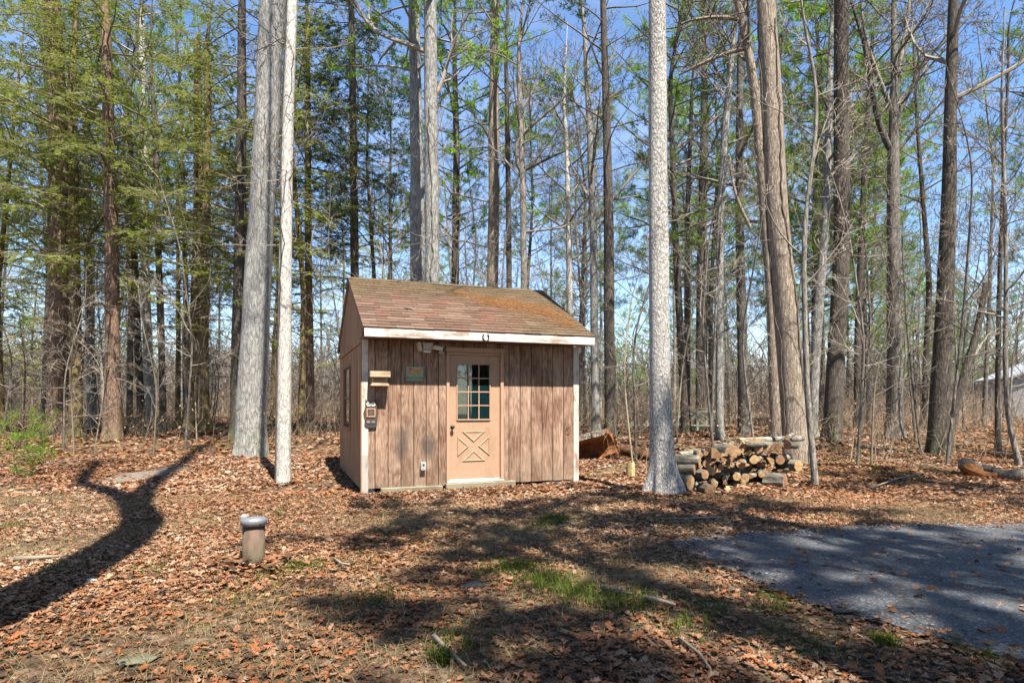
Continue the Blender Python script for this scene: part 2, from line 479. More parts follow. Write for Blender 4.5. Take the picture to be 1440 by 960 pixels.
def siding_side_mat():
    t = NT('stained_side_siding')
    off = t.n('CombineXYZ', {0: 0.0, 1: t.math('MULTIPLY', t.attr(), 53.0), 2: t.math('MULTIPLY', t.attr(), 17.0)}).outputs[0]
    v = t.co('Object', (1, 1, 0.12), add=off)
    n = t.noise(v, 4.0, 4, 0.55, 0.3)
    fib = t.noise(t.co('Object', (1, 1, 0.045), add=off), 60, 4, 0.6)
    c = t.ramp(t.math('ADD', t.math('MULTIPLY', n, 0.7), t.math('MULTIPLY', fib, 0.3)), [(0.3, (0.20, 0.095, 0.045)), (0.5, (0.34, 0.19, 0.105)), (0.72, (0.46, 0.31, 0.20))])
    so = t.n('SeparateXYZ', {0: t.n('TexCoord').outputs['Object']})
    low = t.math('MULTIPLY', t.rng(so.outputs[2], 0.1, 0.9, 1, 0), t.rng(t.noise(t.co('Object'), 4, 4), 0.3, 0.6, 0, 0.8))
    c = t.mix(low, c, (0.16, 0.135, 0.085))
    t.base(c); t.bump(fib, 0.3, 0.006)
    return t.set(0.85, 0, 0.15)
M['siding_side'] = siding_side_mat()

def painted(name, paint, wood, amt=0.5, sc=(1, 1, 1)):
    t = NT(name)
    n = t.noise(t.co('Object', sc), 4.0, 6, 0.7)
    m = t.rng(n, 0.52, 0.62, 0, amt)
    gr = t.noise(t.co('Object', sc), 40, 4)
    w = t.mix(gr, wood, tuple(x * 0.5 for x in wood))
    t.base(t.mix(m, t.mix(t.rng(gr, 0.3, 0.7, 0, 0.35), paint, tuple(x * 0.75 for x in paint)), w))
    t.bump(t.math('ADD', m, gr), 0.2, 0.004)
    return t.set(0.7, 0, 0.25)
M['fascia'] = painted('peeling_white_paint', (0.66, 0.61, 0.56), (0.36, 0.25, 0.18), 0.85, (0.3, 1, 1))
M['corner'] = painted('peeling_corner_paint', (0.58, 0.52, 0.45), (0.36, 0.24, 0.17), 0.95, (1, 1, 0.35))
M['corner_worn'] = painted('worn_corner_paint', (0.42, 0.38, 0.34), (0.17, 0.135, 0.12), 0.95, (1, 1, 0.3))
M['brown_trim'] = painted('brown_trim', (0.26, 0.14, 0.085), (0.13, 0.075, 0.05), 0.5, (1, 1, 0.3))
M['door_paint'] = painted('peach_brown_door_paint', (0.43, 0.275, 0.175), (0.33, 0.20, 0.125), 0.3, (1, 1, 0.5))
M['jamb_paint'] = painted('door_jamb_paint', (0.46, 0.285, 0.19), (0.28, 0.15, 0.095), 0.5, (1, 1, 0.3))
M['dark_wood'] = plain('dark_underfloor', (0.03, 0.022, 0.017), 0.9, amt=0.3)
M['gable_dark'] = M['siding_side']
M['skid'] = painted('treated_timber', (0.27, 0.245, 0.165), (0.14, 0.115, 0.075), 0.6, (0.35, 1, 1))
M['white_plastic'] = plain('almond_plastic', (0.62, 0.52, 0.44), 0.4, amt=0.06, bump=0)
M['pane_glass'] = None
def glass_mat():
    t = NT('window_glass')
    fr = t.n('Fresnel', {'IOR': 1.6}).outputs[0]
    tr = t.n('BsdfTransparent', {'Color': (0.90, 0.96, 0.96)}); gl = t.n('BsdfGlossy', {'Roughness': 0.015})
    f = t.math('ADD', t.math('MULTIPLY', fr, 1.5), 0.05, True)
    m = t.n('MixShader', {0: f, 1: tr.outputs[0], 2: gl.outputs[0]})
    t.l(m.outputs[0], t.out.inputs[0])
    return t.mat
M['pane_glass'] = glass_mat()
M['curtain'] = plain('teal_blind', (0.13, 0.36, 0.34), 0.8, amt=0.12, n=6)
M['dark_metal'] = plain('aged_dark_metal', (0.07, 0.055, 0.045), 0.45, 0.7)
M['steel'] = plain('galvanised_cap', (0.27, 0.28, 0.295), 0.45, 0.5, 0.5, 20, 0.15)
M['pvc'] = plain('pale_conduit', (0.27, 0.255, 0.225), 0.6, 0, 0.3, 10, 0.2)
M['grey_plastic'] = plain('grey_outlet_box', (0.45, 0.45, 0.44), 0.45, 0.2)

def casing_mat():
    t = NT('rusty_casing')
    so = t.n('SeparateXYZ', {0: t.n('TexCoord').outputs['Object']})
    n = t.noise(t.co('Object', (1, 1, 0.25)), 14, 5, 0.7)
    c = t.mix(t.rng(n, 0.3, 0.7), (0.08, 0.045, 0.03), (0.14, 0.085, 0.06))
    lo = t.math('MULTIPLY', t.rng(so.outputs[2], 0.0, 0.34, 1, 0), t.rng(t.noise(t.co('Object', (1, 1, 0.4)), 22, 4), 0.3, 0.6, 0, 1))
    c = t.mix(lo, c, (0.20, 0.175, 0.11))
    t.base(c); t.bump(n, 0.2, 0.004)
    return t.set(0.75, 0, 0.3)
M['casing'] = casing_mat()

def endgrain_mat(name, a, b, heart):
    t = NT(name)
    g = t.n('TexCoord').outputs['Object']
    n = t.noise(g, 9, 4, 0.6)
    c = t.mix(t.rng(n, 0.3, 0.7), a, b)
    f = t.attr()
    c = t.mix(t.rng(f, 0.55, 1.0, 0, 0.8), c, heart)
    c = t.n('HueSaturation', {'Value': t.rng(t.orand(), 0, 1, 0.7, 1.15), 'Hue': t.rng(t.orand(), 0, 1, 0.485, 0.51), 'Color': c}).outputs[0]
    t.base(c); t.bump(t.noise(g, 60, 3), 0.3, 0.004)
    return t.set(0.85, 0, 0.15)
M['cut_end'] = endgrain_mat('cut_wood', (0.36, 0.21, 0.10), (0.46, 0.31, 0.18), (0.30, 0.125, 0.04))
M['split_face'] = endgrain_mat('split_wood', (0.38, 0.23, 0.12), (0.52, 0.37, 0.23), (0.30, 0.15, 0.06))
M['rot'] = endgrain_mat('rotten_red_wood', (0.13, 0.05, 0.02), (0.36, 0.16, 0.055), (0.06, 0.03, 0.016))
M['old_log'] = bark('old_log', (0.06, 0.05, 0.04), (0.20, 0.165, 0.13), (0.36, 0.31, 0.26), 18, 0.6, 0.8, 0.02, vary=0.1)
def log_bark():
    t = NT('log_bark')
    v = t.co('Object', (1, 0.3, 1))
    n = t.noise(v, 22, 5, 0.65); b_ = t.noise(t.co('Object', (1, 0.6, 1)), 6, 4, 0.6)
    c = t.ramp(n, [(0.32, (0.05, 0.042, 0.034)), (0.5, (0.16, 0.14, 0.11)), (0.7, (0.30, 0.27, 0.22))])
    c = t.mix(t.rng(b_, 0.5, 0.62, 0, 0.55), c, (0.33, 0.34, 0.28))
    c = t.n('HueSaturation', {'Value': t.rng(t.orand(), 0, 1, 0.6, 1.25), 'Color': c}).outputs[0]
    t.base(c); t.bump(n, 0.7, 0.012)
    return t.set(0.9, 0, 0.15)
M['log_bark'] = log_bark()
M['stone'] = plain('pale_stone', (0.42, 0.41, 0.39), 0.8, amt=0.25, n=9, bump=0.4)
M['deck_wood'] = painted('greenish_deck_wood', (0.42, 0.43, 0.33), (0.22, 0.22, 0.15), 0.5, (0.4, 1, 1))

def shingle_mat():
    t = NT('asphalt_shingle')
    f = t.attr()
    c = t.ramp(f, [(0.0, (0.09, 0.055, 0.038)), (0.45, (0.145, 0.092, 0.066)), (0.8, (0.20, 0.132, 0.098)), (0.9, (0.17, 0.085, 0.06)), (1.0, (0.19, 0.09, 0.065))])
    g = t.noise(t.co('Object'), 220, 2)
    c = t.mix(t.rng(g, 0.3, 0.7, 0, 0.5), c, t.mix(0.6, c, (0.06, 0.045, 0.035)))
    so = t.n('SeparateXYZ', {0: t.n('TexCoord').outputs['Object']})
    up = t.rng(so.outputs[2], 3.0, 3.65); rt = t.rng(so.outputs[0], 1.2, 3.4)
    n = t.noise(t.co('Object'), 3.2, 6, 0.7)
    mm = t.math('ADD', t.math('MULTIPLY', t.math('MAXIMUM', up, t.math('MULTIPLY', rt, 0.8)), 0.42), n)
    c = t.mix(t.rng(mm, 0.62, 0.86, 0, 0.85), c, t.ramp(t.noise(t.co('Object'), 30, 4), [(0.3, (0.05, 0.042, 0.024)), (0.7, (0.16, 0.115, 0.062))]))
    t.base(c)
    t.bump(g, 0.4, 0.004)
    return t.set(0.95, 0, 0.1)
M['shingle'] = shingle_mat()

# ------------------------------------------------------------------ ground
rs = np.random.default_rng(7)
def axis(lo, hi, fine, n):
    u = np.linspace(-1, 1, n)
    a = np.sign(u) * (fine * np.abs(u) + (1 - fine) * np.abs(u) ** 3.2)
    return np.where(a < 0, -a * lo, a * hi)
gx = axis(-170, 170, 0.10, 230); gy = 8 + axis(-70, 260, 0.08, 260)
X, Y = np.meshgrid(gx, gy)
V = np.stack([X, Y, H(X, Y)], -1).reshape(-1, 3)
nx, ny = len(gx), len(gy)
i, j = np.meshgrid(np.arange(ny - 1), np.arange(nx - 1), indexing='ij')
q = np.stack([i * nx + j, i * nx + j + 1, (i + 1) * nx + j + 1, (i + 1) * nx + j], -1).reshape(-1, 4)
ground = link('ground', np_mesh('ground', V, [(q, 0)], True), M['ground'])
tag(ground, 'woodland floor of brown soil and fallen leaves', 'ground', kind='structure')

# driveway
dp = [(940, 768), (975, 757), (1020, 753), (1070, 750), (1130, 747), (1190, 741), (1250, 739), (1320, 738), (1440, 737), (1600, 736)]
dl = [(1600, 990), (1480, 944), (1390, 922), (1320, 900), (1250, 884), (1190, 869), (1130, 850), (1090, 834), (1050, 815), (1010, 797), (975, 782)]
poly = [pg(a, b) for a, b in dp] + [Vector((12, 8.2, 0)), Vector((16, 7.5, 0)), Vector((16, -8, 0)), Vector((7, -8, 0)), Vector((4.6, -1, 0)), Vector((3.6, 1.2, 0))] + [pg(a, b) for a, b in dl]
pp = []
for a, b in zip(poly, poly[1:] + poly[:1]):
    n = max(2, int((b - a).length / 0.07))
    for k in range(n):
        p = a.lerp(b, k / n)
        w = 0.035 * math.sin(p.x * 9 + p.y * 5) + 0.025 * math.sin(p.x * 23 - p.y * 17) + random.Random(k).uniform(-0.02, 0.02)
        pp.append((p.x + w * 0.4, p.y + w))
DRIVE = np.array([(p.x, p.y) for p in poly])
def inside(x, y, P=DRIVE):
    x = np.asarray(x); y = np.asarray(y); r = np.zeros(x.shape, bool)
    for (x0, y0), (x1, y1) in zip(P, np.roll(P, -1, 0)):
        c = ((y0 > y) != (y1 > y)) & (x < (x1 - x0) * (y - y0) / (y1 - y0 + 1e-12) + x0)
        r ^= c
    return r
gxx, gyy = np.meshgrid(np.arange(1.5, 15.9, 0.25), np.arange(-7.8, 8, 0.25))
ins = inside(gxx.ravel(), gyy.ravel())
inner = list(zip(gxx.ravel()[ins], gyy.ravel()[ins]))
n0 = len(pp)
vs, _, fs, *_ = delaunay_2d_cdt([Vector(p) for p in pp + inner], [(k, (k + 1) % n0) for k in range(n0)], [], 1, 1e-4)
me = bpy.data.meshes.new('driveway')
me.from_pydata([(v.x, v.y, h1(v.x, v.y) + 0.018) for v in vs], [], fs)
tag(link('driveway', me, M['asphalt']), 'grey asphalt driveway with a ragged edge at the lower right', 'driveway', kind='structure')

# shed placement (used to keep litter and trees clear of it)
SX, SY, STH, SW, SD = -2.339, 9.659, 0.356, 3.728, 3.85
SO, SH_ = 0.385, 0.14
ca, sa = math.cos(STH), math.sin(STH)
def to_shed(x, y):
    dx, dy = x - SX, y - SY
    return dx * ca + dy * sa, -dx * sa + dy * ca
def in_shed(x, y, m=0.0):
    u, s = to_shed(x, y)
    return (u > -m) & (u < SW + m) & (s > -m) & (s < SD + m)
PATCH = pg(215, 664)

EDGE = np.array(pp)
# ------------------------------------------------------------------ leaf litter, grass (uncountable)
def scatter(n, y0, y1, spread=0.95):
    """n points in the strip of ground the photograph sees between y0 and y1"""
    y = np.sqrt(rs.uniform(y0 * y0, y1 * y1, n)); x = rs.uniform(-spread, spread, n) * y
    return x, y
def fields(x, y):
    return (np.sin(1.1 * x + 2.3 * np.sin(0.6 * y + 1)) + np.sin(1.7 * y + 1.9 * np.sin(0.8 * x)) + np.sin(2.9 * x - 2.1 * y)) / 3

def leaf_shape(kind):
    if kind == 0:     # lobed oak leaf
        half = [(0.0, 0.0), (0.18, 0.06), (0.28, 0.24), (0.36, 0.10), (0.52, 0.32), (0.60, 0.14), (0.78, 0.26), (0.84, 0.10), (1.0, 0.0)]
        mid = [(a, 0) for a, _ in half]
        v = [(a, 0, 0.0) for a, _ in half] + [(a, b, 1.0) for a, b in half[1:-1]] + [(a, -b, 1.0) for a, b in half[1:-1]]
        n = len(half); f = []
        L = lambda k: 0 if k == 0 else (n - 1 if k == n - 1 else n + k - 1)
        Rr = lambda k: 0 if k == 0 else (n - 1 if k == n - 1 else n + (n - 2) + k - 1)
        for k in range(n - 1):
            f.append((k, k + 1, L(k + 1), L(k)) if 0 < k < n - 2 else ((0, 1, L(1)) if k == 0 else (k, n - 1, L(k))))
            f.append((k, Rr(k), Rr(k + 1), k + 1) if 0 < k < n - 2 else ((0, Rr(1), 1) if k == 0 else (k, Rr(k), n - 1)))
        return np.array(v, float), [x for x in f if len(x) == 4], [x for x in f if len(x) == 3]
    if kind == 1:
        v = [(0, 0, 0), (0.5, 0, 0), (1, 0, 0), (0.35, 0.3, 1), (0.75, 0.22, 1), (0.35, -0.3, 1), (0.75, -0.22, 1)]
        return np.array(v, float), [(0, 1, 4, 3), (0, 5, 6, 1)], [(1, 2, 4), (1, 6, 2)]
    v = [(0, 0, 0), (0.5, 0.33, 1), (1, 0, 0), (0.5, -0.33, 1)]
    return np.array(v, float), [], [(0, 2, 1), (0, 3, 2)]

LV, LQ, LT, LA, loff = [], [], [], [], 0
def lay_leaves(x, y, kind, s0, s1, tint, lift=0.03):
    global loff
    n = len(x)
    if n == 0: return
    v, qf, tf = leaf_shape(kind)
    s = rs.uniform(s0, s1, n); a = rs.uniform(0, 2 * np.pi, n)
    curl = rs.normal(0.08, 0.22, n); bend = rs.normal(0.0, 0.28, n)
    tilt = np.abs(rs.normal(0, 0.19, n)); ta = rs.uniform(0, 2 * np.pi, n)
    P = np.zeros((n, len(v), 3))
    P[:, :, 0] = v[None, :, 0] - 0.5
    P[:, :, 1] = v[None, :, 1]
    P[:, :, 2] = curl[:, None] * np.abs(v[None, :, 1]) * 1.6 + bend[:, None] * (v[None, :, 0] - 0.5) ** 2 + v[None, :, 2] * rs.normal(0, 0.05, (n, len(v)))
    P *= s[:, None, None]
    c, d = np.cos(a)[:, None], np.sin(a)[:, None]
    xx = P[:, :, 0] * c - P[:, :, 1] * d; yy = P[:, :, 0] * d + P[:, :, 1] * c
    zz = P[:, :, 2] + np.tan(np.minimum(tilt, 1.0))[:, None] * (xx * np.cos(ta)[:, None] + yy * np.sin(ta)[:, None])
    zz = zz - np.minimum(zz.min(1, keepdims=True), 0) * 0.75
    W_ = np.stack([xx + x[:, None], yy + y[:, None], zz + (H(x, y) + rs.uniform(0.004, lift, n))[:, None]], -1).reshape(-1, 3)
    o = loff + np.arange(n)[:, None, None] * len(v)
    if qf: LQ.append((np.array(qf)[None] + o).reshape(-1, 4))
    if tf: LT.append((np.array(tf)[None] + o).reshape(-1, 3))
    LV.append(W_); LA.append(np.repeat(tint, len(v)))
    loff += len(W_)

def litter(n, y0, y1, kind, s0, s1, lift):
    x, y = scatter(n, y0, y1)
    dr = inside(x, y)
    f = fields(x, y)
    keep = rs.uniform(0, 1, n) < np.where(dr, 0.06, np.clip(0.62 + 0.65 * f, 0.12, 1))
    # thinner where grass and bare soil show in front and along the drive
    gz = np.exp(-(((x - 0.6) / 1.6) ** 2 + ((y - 4.6) / 0.9) ** 2)) + np.exp(-(((x + 0.3) / 2.2) ** 2 + ((y - 7.6) / 0.6) ** 2)) + 0.8 * np.exp(-(((x - 1.8) / 1.0) ** 2 + ((y - 3.9) / 0.8) ** 2))
    keep &= rs.uniform(0, 1, n) > 0.72 * np.clip(gz, 0, 1)
    d = np.hypot((x - PATCH.x) / 0.6, (y - PATCH.y) / 1.3)
    keep &= ~((d < 1) & (rs.uniform(0, 1, n) < 0.9))
    keep &= ~in_shed(x, y, 0.03)
    x, y = x[keep], y[keep]
    zone = 0.5 + 0.5 * np.sin(0.8 * x + 1.2 * np.sin(0.9 * y))
    base = rs.beta(2.2, 1.6, len(x)) * 0.9
    near = ss(6.5, 3.0, y)
    tint = np.clip(base * (0.8 + 0.25 * zone) + 0.05 - 0.16 * near, 0, 0.93)
    tint = np.where(rs.uniform(0, 1, len(x)) < 0.05 + 0.10 * near, 1.0, tint)
    lay_leaves(x, y, kind, s0, s1, tint, lift)
litter(14000, 2.4, 5.5, 0, 0.035, 0.10, 0.022)
litter(36000, 5.5, 9.5, 0, 0.04, 0.095, 0.025)
litter(70000, 2.4, 7.0, 1, 0.015, 0.05, 0.012)
litter(26000, 7.0, 12.0, 1, 0.03, 0.06, 0.02)
litter(90000, 9.5, 16, 1, 0.06, 0.115, 0.03)
litter(70000, 16, 42, 2, 0.12, 0.24, 0.05)
# drifts against the front of the shed and the stack
uu = rs.uniform(-0.3, SW + 0.4, 2600); sv = -np.abs(rs.normal(0, 0.28, 2600)) - 0.12
lay_leaves(SX + uu * ca - sv * sa, SY + uu * sa + sv * ca, 0, 0.07, 0.12, rs.beta(2, 2, 2600) * 0.9, 0.06)
ei = rs.integers(0, len(EDGE), 9000)
ex_, ey_ = EDGE[ei, 0] + rs.normal(0, 0.12, 9000), EDGE[ei, 1] + rs.normal(0, 0.12, 9000)
kk = (ey_ > 1.5) & (ex_ < 0.95 * ey_ + 0.5)
lay_leaves(ex_[kk], ey_[kk], 1, 0.02, 0.07, rs.beta(2, 2.4, kk.sum()) * 0.85, 0.03)
litter_o = link('leaf_litter', np_mesh('leaf_litter', np.concatenate(LV), [(np.concatenate(LQ), 0), (np.concatenate(LT), 0)], False, np.concatenate(LA)), M['leaf'])
tag(litter_o, 'carpet of dry brown, tan and orange oak leaves on the ground', 'leaves', kind='stuff')

def blades(x, y, h0, h1_, w, lean=0.5, zoff=None, tint=None):
    n = len(x)
    a = rs.uniform(0, 2 * np.pi, n); h = rs.uniform(h0, h1_, n); ln = np.abs(rs.normal(lean, 0.3, n)) * h
    z = H(x, y) if zoff is None else zoff
    dx, dy = np.cos(a), np.sin(a)
    b = np.stack([x, y, z - 0.005], -1)
    sd = np.stack([-dy, dx, 0 * a], -1) * (w * rs.uniform(0.6, 1.3, n))[:, None]
    m = b + np.stack([dx * ln * 0.35, dy * ln * 0.35, h * 0.6], -1)
    t = b + np.stack([dx * ln, dy * ln, h * np.clip(1 - 0.3 * ln / np.maximum(h, 1e-3), 0.2, 1)], -1)
    Vv = np.stack([b - sd, b + sd, m + sd * 0.7, m - sd * 0.7, t], 1).reshape(-1, 3)
    o = np.arange(n)[:, None] * 5
    tt = rs.beta(2, 2, n) if tint is None else tint
    return Vv, (np.array([[0, 1, 2, 3]])[None] + o[:, :, None]).reshape(-1, 4), (np.array([[3, 2, 4]])[None] + o[:, :, None]).reshape(-1, 3), np.repeat(tt, 5)

def clump_points(cs):
    X_, Y_ = [], []
    for u, v, ru, n in cs:
        p = pg(u, v)
        r = ru / FP * p.y
        X_.append(rs.normal(p.x, r * 0.55, n)); Y_.append(rs.normal(p.y, r * 0.75, n))
    return np.concatenate(X_), np.concatenate(Y_)
gx_, gy_ = clump_points([(730, 800, 30, 500), (770, 822, 40, 700), (810, 835, 35, 500), (860, 850, 40, 350), (690, 806, 30, 250), (780, 732, 22, 420), (760, 740, 20, 150),
    (400, 805, 40, 300), (440, 800, 25, 180), (20, 742, 14, 130), (520, 845, 40, 160), (210, 805, 30, 120), (1090, 850, 30, 120), (640, 905, 40, 140), (960, 885, 40, 160),
    (1000, 860, 40, 130), (900, 845, 25, 150), (500, 790, 40, 140), (380, 725, 25, 120), (560, 760, 60, 160), (940, 735, 40, 120), (1180, 730, 60, 160), (90, 800, 40, 120), (330, 850, 60, 160), (1130, 905, 60, 160), (1385, 925, 40, 120)])
k = ~inside(gx_, gy_) & ~in_shed(gx_, gy_, 0.05)
bv, bq, bt, ba = blades(gx_[k], gy_[k], 0.04, 0.11, 0.0028)
g_o = link('green_grass', np_mesh('green_grass', bv, [(bq, 0), (bt, 0)], False, ba), M['grass'])
tag(g_o, 'thin patches of short green grass among the fallen leaves', 'grass', kind='stuff')
xs, ys = scatter(60000, 2.4, 9.5)
k = ~inside(xs, ys) & ~in_shed(xs, ys, 0.05) & (rs.uniform(0, 1, len(xs)) < np.clip(0.5 - 0.8 * fields(xs, ys), 0.16, 1))
bv, bq, bt, ba = blades(xs[k], ys[k], 0.03, 0.11, 0.0022, 1.6)
s_o = link('dry_grass', np_mesh('dry_grass', bv, [(bq, 0), (bt, 0)], False, ba), M['straw'])
tag(s_o, 'matted straw-coloured dead grass between the leaves', 'grass', kind='stuff')

# loose gravel crumbled off the edge of the drive
n = 7000
ei = rs.integers(0, len(EDGE), n)
gx2, gy2 = EDGE[ei, 0] + rs.normal(0, 0.16, n), EDGE[ei, 1] + rs.normal(-0.05, 0.16, n)
kk = (gy2 > 1.5) & (gx2 < 0.95 * gy2 + 0.5); gx2, gy2 = gx2[kk], gy2[kk]; n = len(gx2)
c_ = np.stack([gx2, gy2, H(gx2, gy2) + np.where(inside(gx2, gy2), 0.02, 0.004)], -1)
oc = np.array([[1, 0, 0], [0, 1, 0], [-1, 0, 0], [0, -1, 0], [0, 0, .8], [0, 0, -.5]], float)
Vg = c_[:, None] + oc[None] * rs.uniform(0.003, 0.012, (n, 1, 1)) * rs.uniform(0.6, 1.3, (n, 6, 3))
Fg = np.array([[0, 1, 4], [1, 2, 4], [2, 3, 4], [3, 0, 4], [1, 0, 5], [2, 1, 5], [3, 2, 5], [0, 3, 5]])
Fg = (Fg[None] + (np.arange(n) * 6)[:, None, None]).reshape(-1, 3)
gv = link('gravel', np_mesh('gravel', Vg.reshape(-1, 3), [(Fg, 0)]), plain('grey_gravel', (0.26, 0.255, 0.25), 0.85, n=40, amt=0.6, bump=0))
tag(gv, 'loose grey gravel crumbled along the edge of the driveway', 'gravel', kind='stuff')

# ------------------------------------------------------------------ the shed
def wall(u, v, s0=0.0):
    """pixel -> (along, height) on the shed plane s = s0"""
    a = (u - 720) / FP
    Yd = (s0 - SX * sa + SY * ca) / (ca - a * sa)
    uu, _ = to_shed(a * Yd, Yd)
    return uu, CAMH - (v - HZ) / FP * Yd
def side(u, v):
    """pixel -> (depth, height) on the left wall of the shed"""
    a = (u - 720) / FP
    Yd = (SX * ca + SY * sa) / (a * ca + sa)
    _, s = to_shed(a * Yd, Yd)
    return s, CAMH - (v - HZ) / FP * Yd
def shed_w(u, s, z): return Vector((SX + u * ca - s * sa, SY + u * sa + s * ca, z))

ZE, ZR = 2.576, 3.762
ZS = ZE - 0.14
shed = empty('shed', (SX, SY, 0), STH, 'small brown plywood shed with a gabled shingle roof and a peach door', 'shed')
rr = random.Random(5)
dl_, dzb = wall(630, 673.4); dr_, dzt = wall(704, 501)
DU0, DU1, DZ0, DZ1 = dl_ + 0.02, dr_ - 0.01, dzb, dzt
# front wall boards, each about 0.2 m wide with a groove between
m = MB()
m.box(0.02, DU0 - 0.05, 0.0145, 0.05, 0.12, ZS, 1); m.box(DU1 + 0.055, SW - 0.02, 0.0145, 0.05, 0.12, ZS, 1); m.box(DU0 - 0.049, DU1 + 0.054, 0.0145, 0.05, 0.12, DZ0 - 0.03, 1); m.box(DU0 - 0.049, DU1 + 0.054, 0.0145, 0.05, DZ1 + 0.126, ZS, 1)
edges = [0.0]
while edges[-1] < SW - 0.1: edges.append(edges[-1] + 0.2033)
edges[-1] = SW
for a, b in zip(edges, edges[1:]):
    segs = [(0.10 + rr.uniform(-0.004, 0.004), ZS)]
    if b > DU0 - 0.09 and a < DU1 + 0.09:
        lo, hi = DU0 - 0.05, DU1 + 0.05
        if a >= lo - 0.03 and b <= hi + 0.03: segs = [(0.10, DZ0 - 0.03), (DZ1 + 0.05, ZS)]
        else:
            t = rr.random()
            if a < lo: m.box(a + 0.006, lo, 0, 0.014, 0.10, ZS, 0, t)
            if b > hi: m.box(hi, b - 0.006, 0, 0.014, 0.10, ZS, 0, t)
            a2, b2 = max(a + 0.006, lo), min(b - 0.004, hi)
            if b2 > a2 + 0.01:
                m.box(a2, b2, 0, 0.014, 0.10, DZ0 - 0.03, 0, t); m.box(a2, b2, 0, 0.014, DZ1 + 0.05, ZS, 0, t)
            continue
    t = rr.random()
    for z0, z1 in segs: m.box(a + 0.006, b - 0.006, 0, 0.014, z0, z1, 0, t)
m.build('front_wall', [M['siding'], M['dark_wood']], shed)
# left wall with its window, then back and right wall
s0, z1w = side(492.5, 517); s1, z0w = side(484.5, 601)
s0, s1 = min(s0, s1), max(s0, s1)
s0, s1 = max(s0, 0.9), min(s1, 3.0)
z0w, z1w = 1.0, 2.10
m = MB()
m.box(0.0165, 0.05, 0.06, SD - 0.06, 0.12, ZS, 1)
k = 0
while k * 0.2033 < SD - 0.02:
    a, b = k * 0.2033 + 0.004, min((k + 1) * 0.2033, SD) - 0.004
    t = rr.random()
    if b > s0 and a < s1:
        m.box(0, 0.016, a, b, 0.08, z0w, 0, t); m.box(0, 0.016, a, b, z1w, ZS + 0.02, 0, t)
    else: m.box(0, 0.016, a, b, 0.08, ZS + 0.02, 0, t)
    k += 1
m.build('side_wall', [M['siding_side'], M['dark_wood']], shed)
m = MB(); m.box(SW - 0.05, SW - 0.012, 0.02, SD - 0.02, 0.10, ZS, 1)
for k in range(19):
    a, b = k * 0.2033 + 0.004, min((k + 1) * 0.2033, SD) - 0.004
    m.box(SW - 0.014, SW, a, b, 0.1, ZS, 0, rr.random())
m.build('side_wall', [M['siding_side'], M['dark_wood']], shed)
m = MB(); m.box(0.055, SW - 0.055, SD - 0.05, SD, 0.1, ZS, 0, 0.3)
m.build('back_wall', [M['siding']], shed)
m = MB(); m.box(0.06, SW - 0.06, 0.06, SD - 0.06, 0.10, 0.16); m.build('floor_frame', [M['dark_wood']], shed)
# side window
wf = MB()
ya, yb = s0, s1
for (a, b, c, d) in ((ya - 0.05, yb + 0.05, z0w - 0.06, z0w), (ya - 0.05, yb + 0.05, z1w, z1w + 0.05), (ya - 0.05, ya, z0w, z1w), (yb, yb + 0.05, z0w, z1w)):
    wf.box(-0.022, 0.03, a, b, c, d, 0, 0, 0.004)
win = wf.build('window', [M['brown_trim']], shed)
p_ = MB(); p_.add([(0.008, ya, z0w), (0.008, ya, z1w), (0.008, yb, z1w), (0.008, yb, z0w)], [(0, 1, 2, 3)]); p_.build('pane', [M['pane_glass']], win, fix=False)
p_ = MB(); p_.box(-0.002, 0.02, ya, yb, (z0w + z1w) / 2 - 0.018, (z0w + z1w) / 2 + 0.018); p_.build('sash_bar', [M['brown_trim']], win)
# gables
for g, (a, b) in enumerate(((0.003, 0.022), (SW - 0.022, SW - 0.003))):
    m = MB(); mid = SD / 2; n = 19
    zat = lambda s: ZE + 0.02 + (ZR - ZE) * (min(s, SD - s) + SO) / (mid + SO) - 0.06
    for k in range(n):
        y0, y1 = k * SD / n + 0.003, (k + 1) * SD / n - 0.003
        t = rr.random()
        if y0 < mid < y1: poly_ = [(y0, ZS + 0.02), (y1, ZS + 0.02), (y1, zat(y1)), (mid, zat(mid)), (y0, zat(y0))]
        else: poly_ = [(y0, ZS + 0.02), (y1, ZS + 0.02), (y1, zat(y1)), (y0, zat(y0))]
        nn = len(poly_)
        vs = [(a, y, z) for y, z in poly_] + [(b, y, z) for y, z in poly_]
        m.add(vs, [tuple(range(nn)), tuple(range(nn, 2 * nn))] + [(i, (i + 1) % nn, (i + 1) % nn + nn, i + nn) for i in range(nn)], 0, t)
    m.box(a + 0.006, b - 0.006, 0.03, SD - 0.03, ZS + 0.02, ZE + 0.05, 1)
    m.build('gable', [M['siding_side'], M['dark_wood']], shed)
m = MB(); m.box(-0.024, -0.001, -0.004, SD, ZS - 0.06, ZS + 0.035, 0, 0, 0.004); m.build('band_board', [M['siding_side']], shed)
# corner boards
m = MB(); m.box(-0.004, 0.095, -0.022, -0.002, 0.62, ZS, 0, 0, 0.003); m.box(-0.004, 0.095, -0.0215, -0.0018, 0.03, 0.618, 1, 0, 0.003)
m.box(-0.02, -0.002, -0.0225, 0.07, 0.04, ZS - 0.065, 2, 0.4, 0.003)
m.build('corner_board', [M['corner'], M['corner_worn'], M['siding_side']], shed)
m = MB(); m.box(SW - 0.085, SW + 0.018, -0.022, -0.002, 0.05, ZS, 0, 0, 0.003); m.box(SW + 0.001, SW + 0.018, -0.0015, 0.09, 0.05, ZS, 0, 0, 0.003)
m.build('corner_board', [M['corner']], shed)
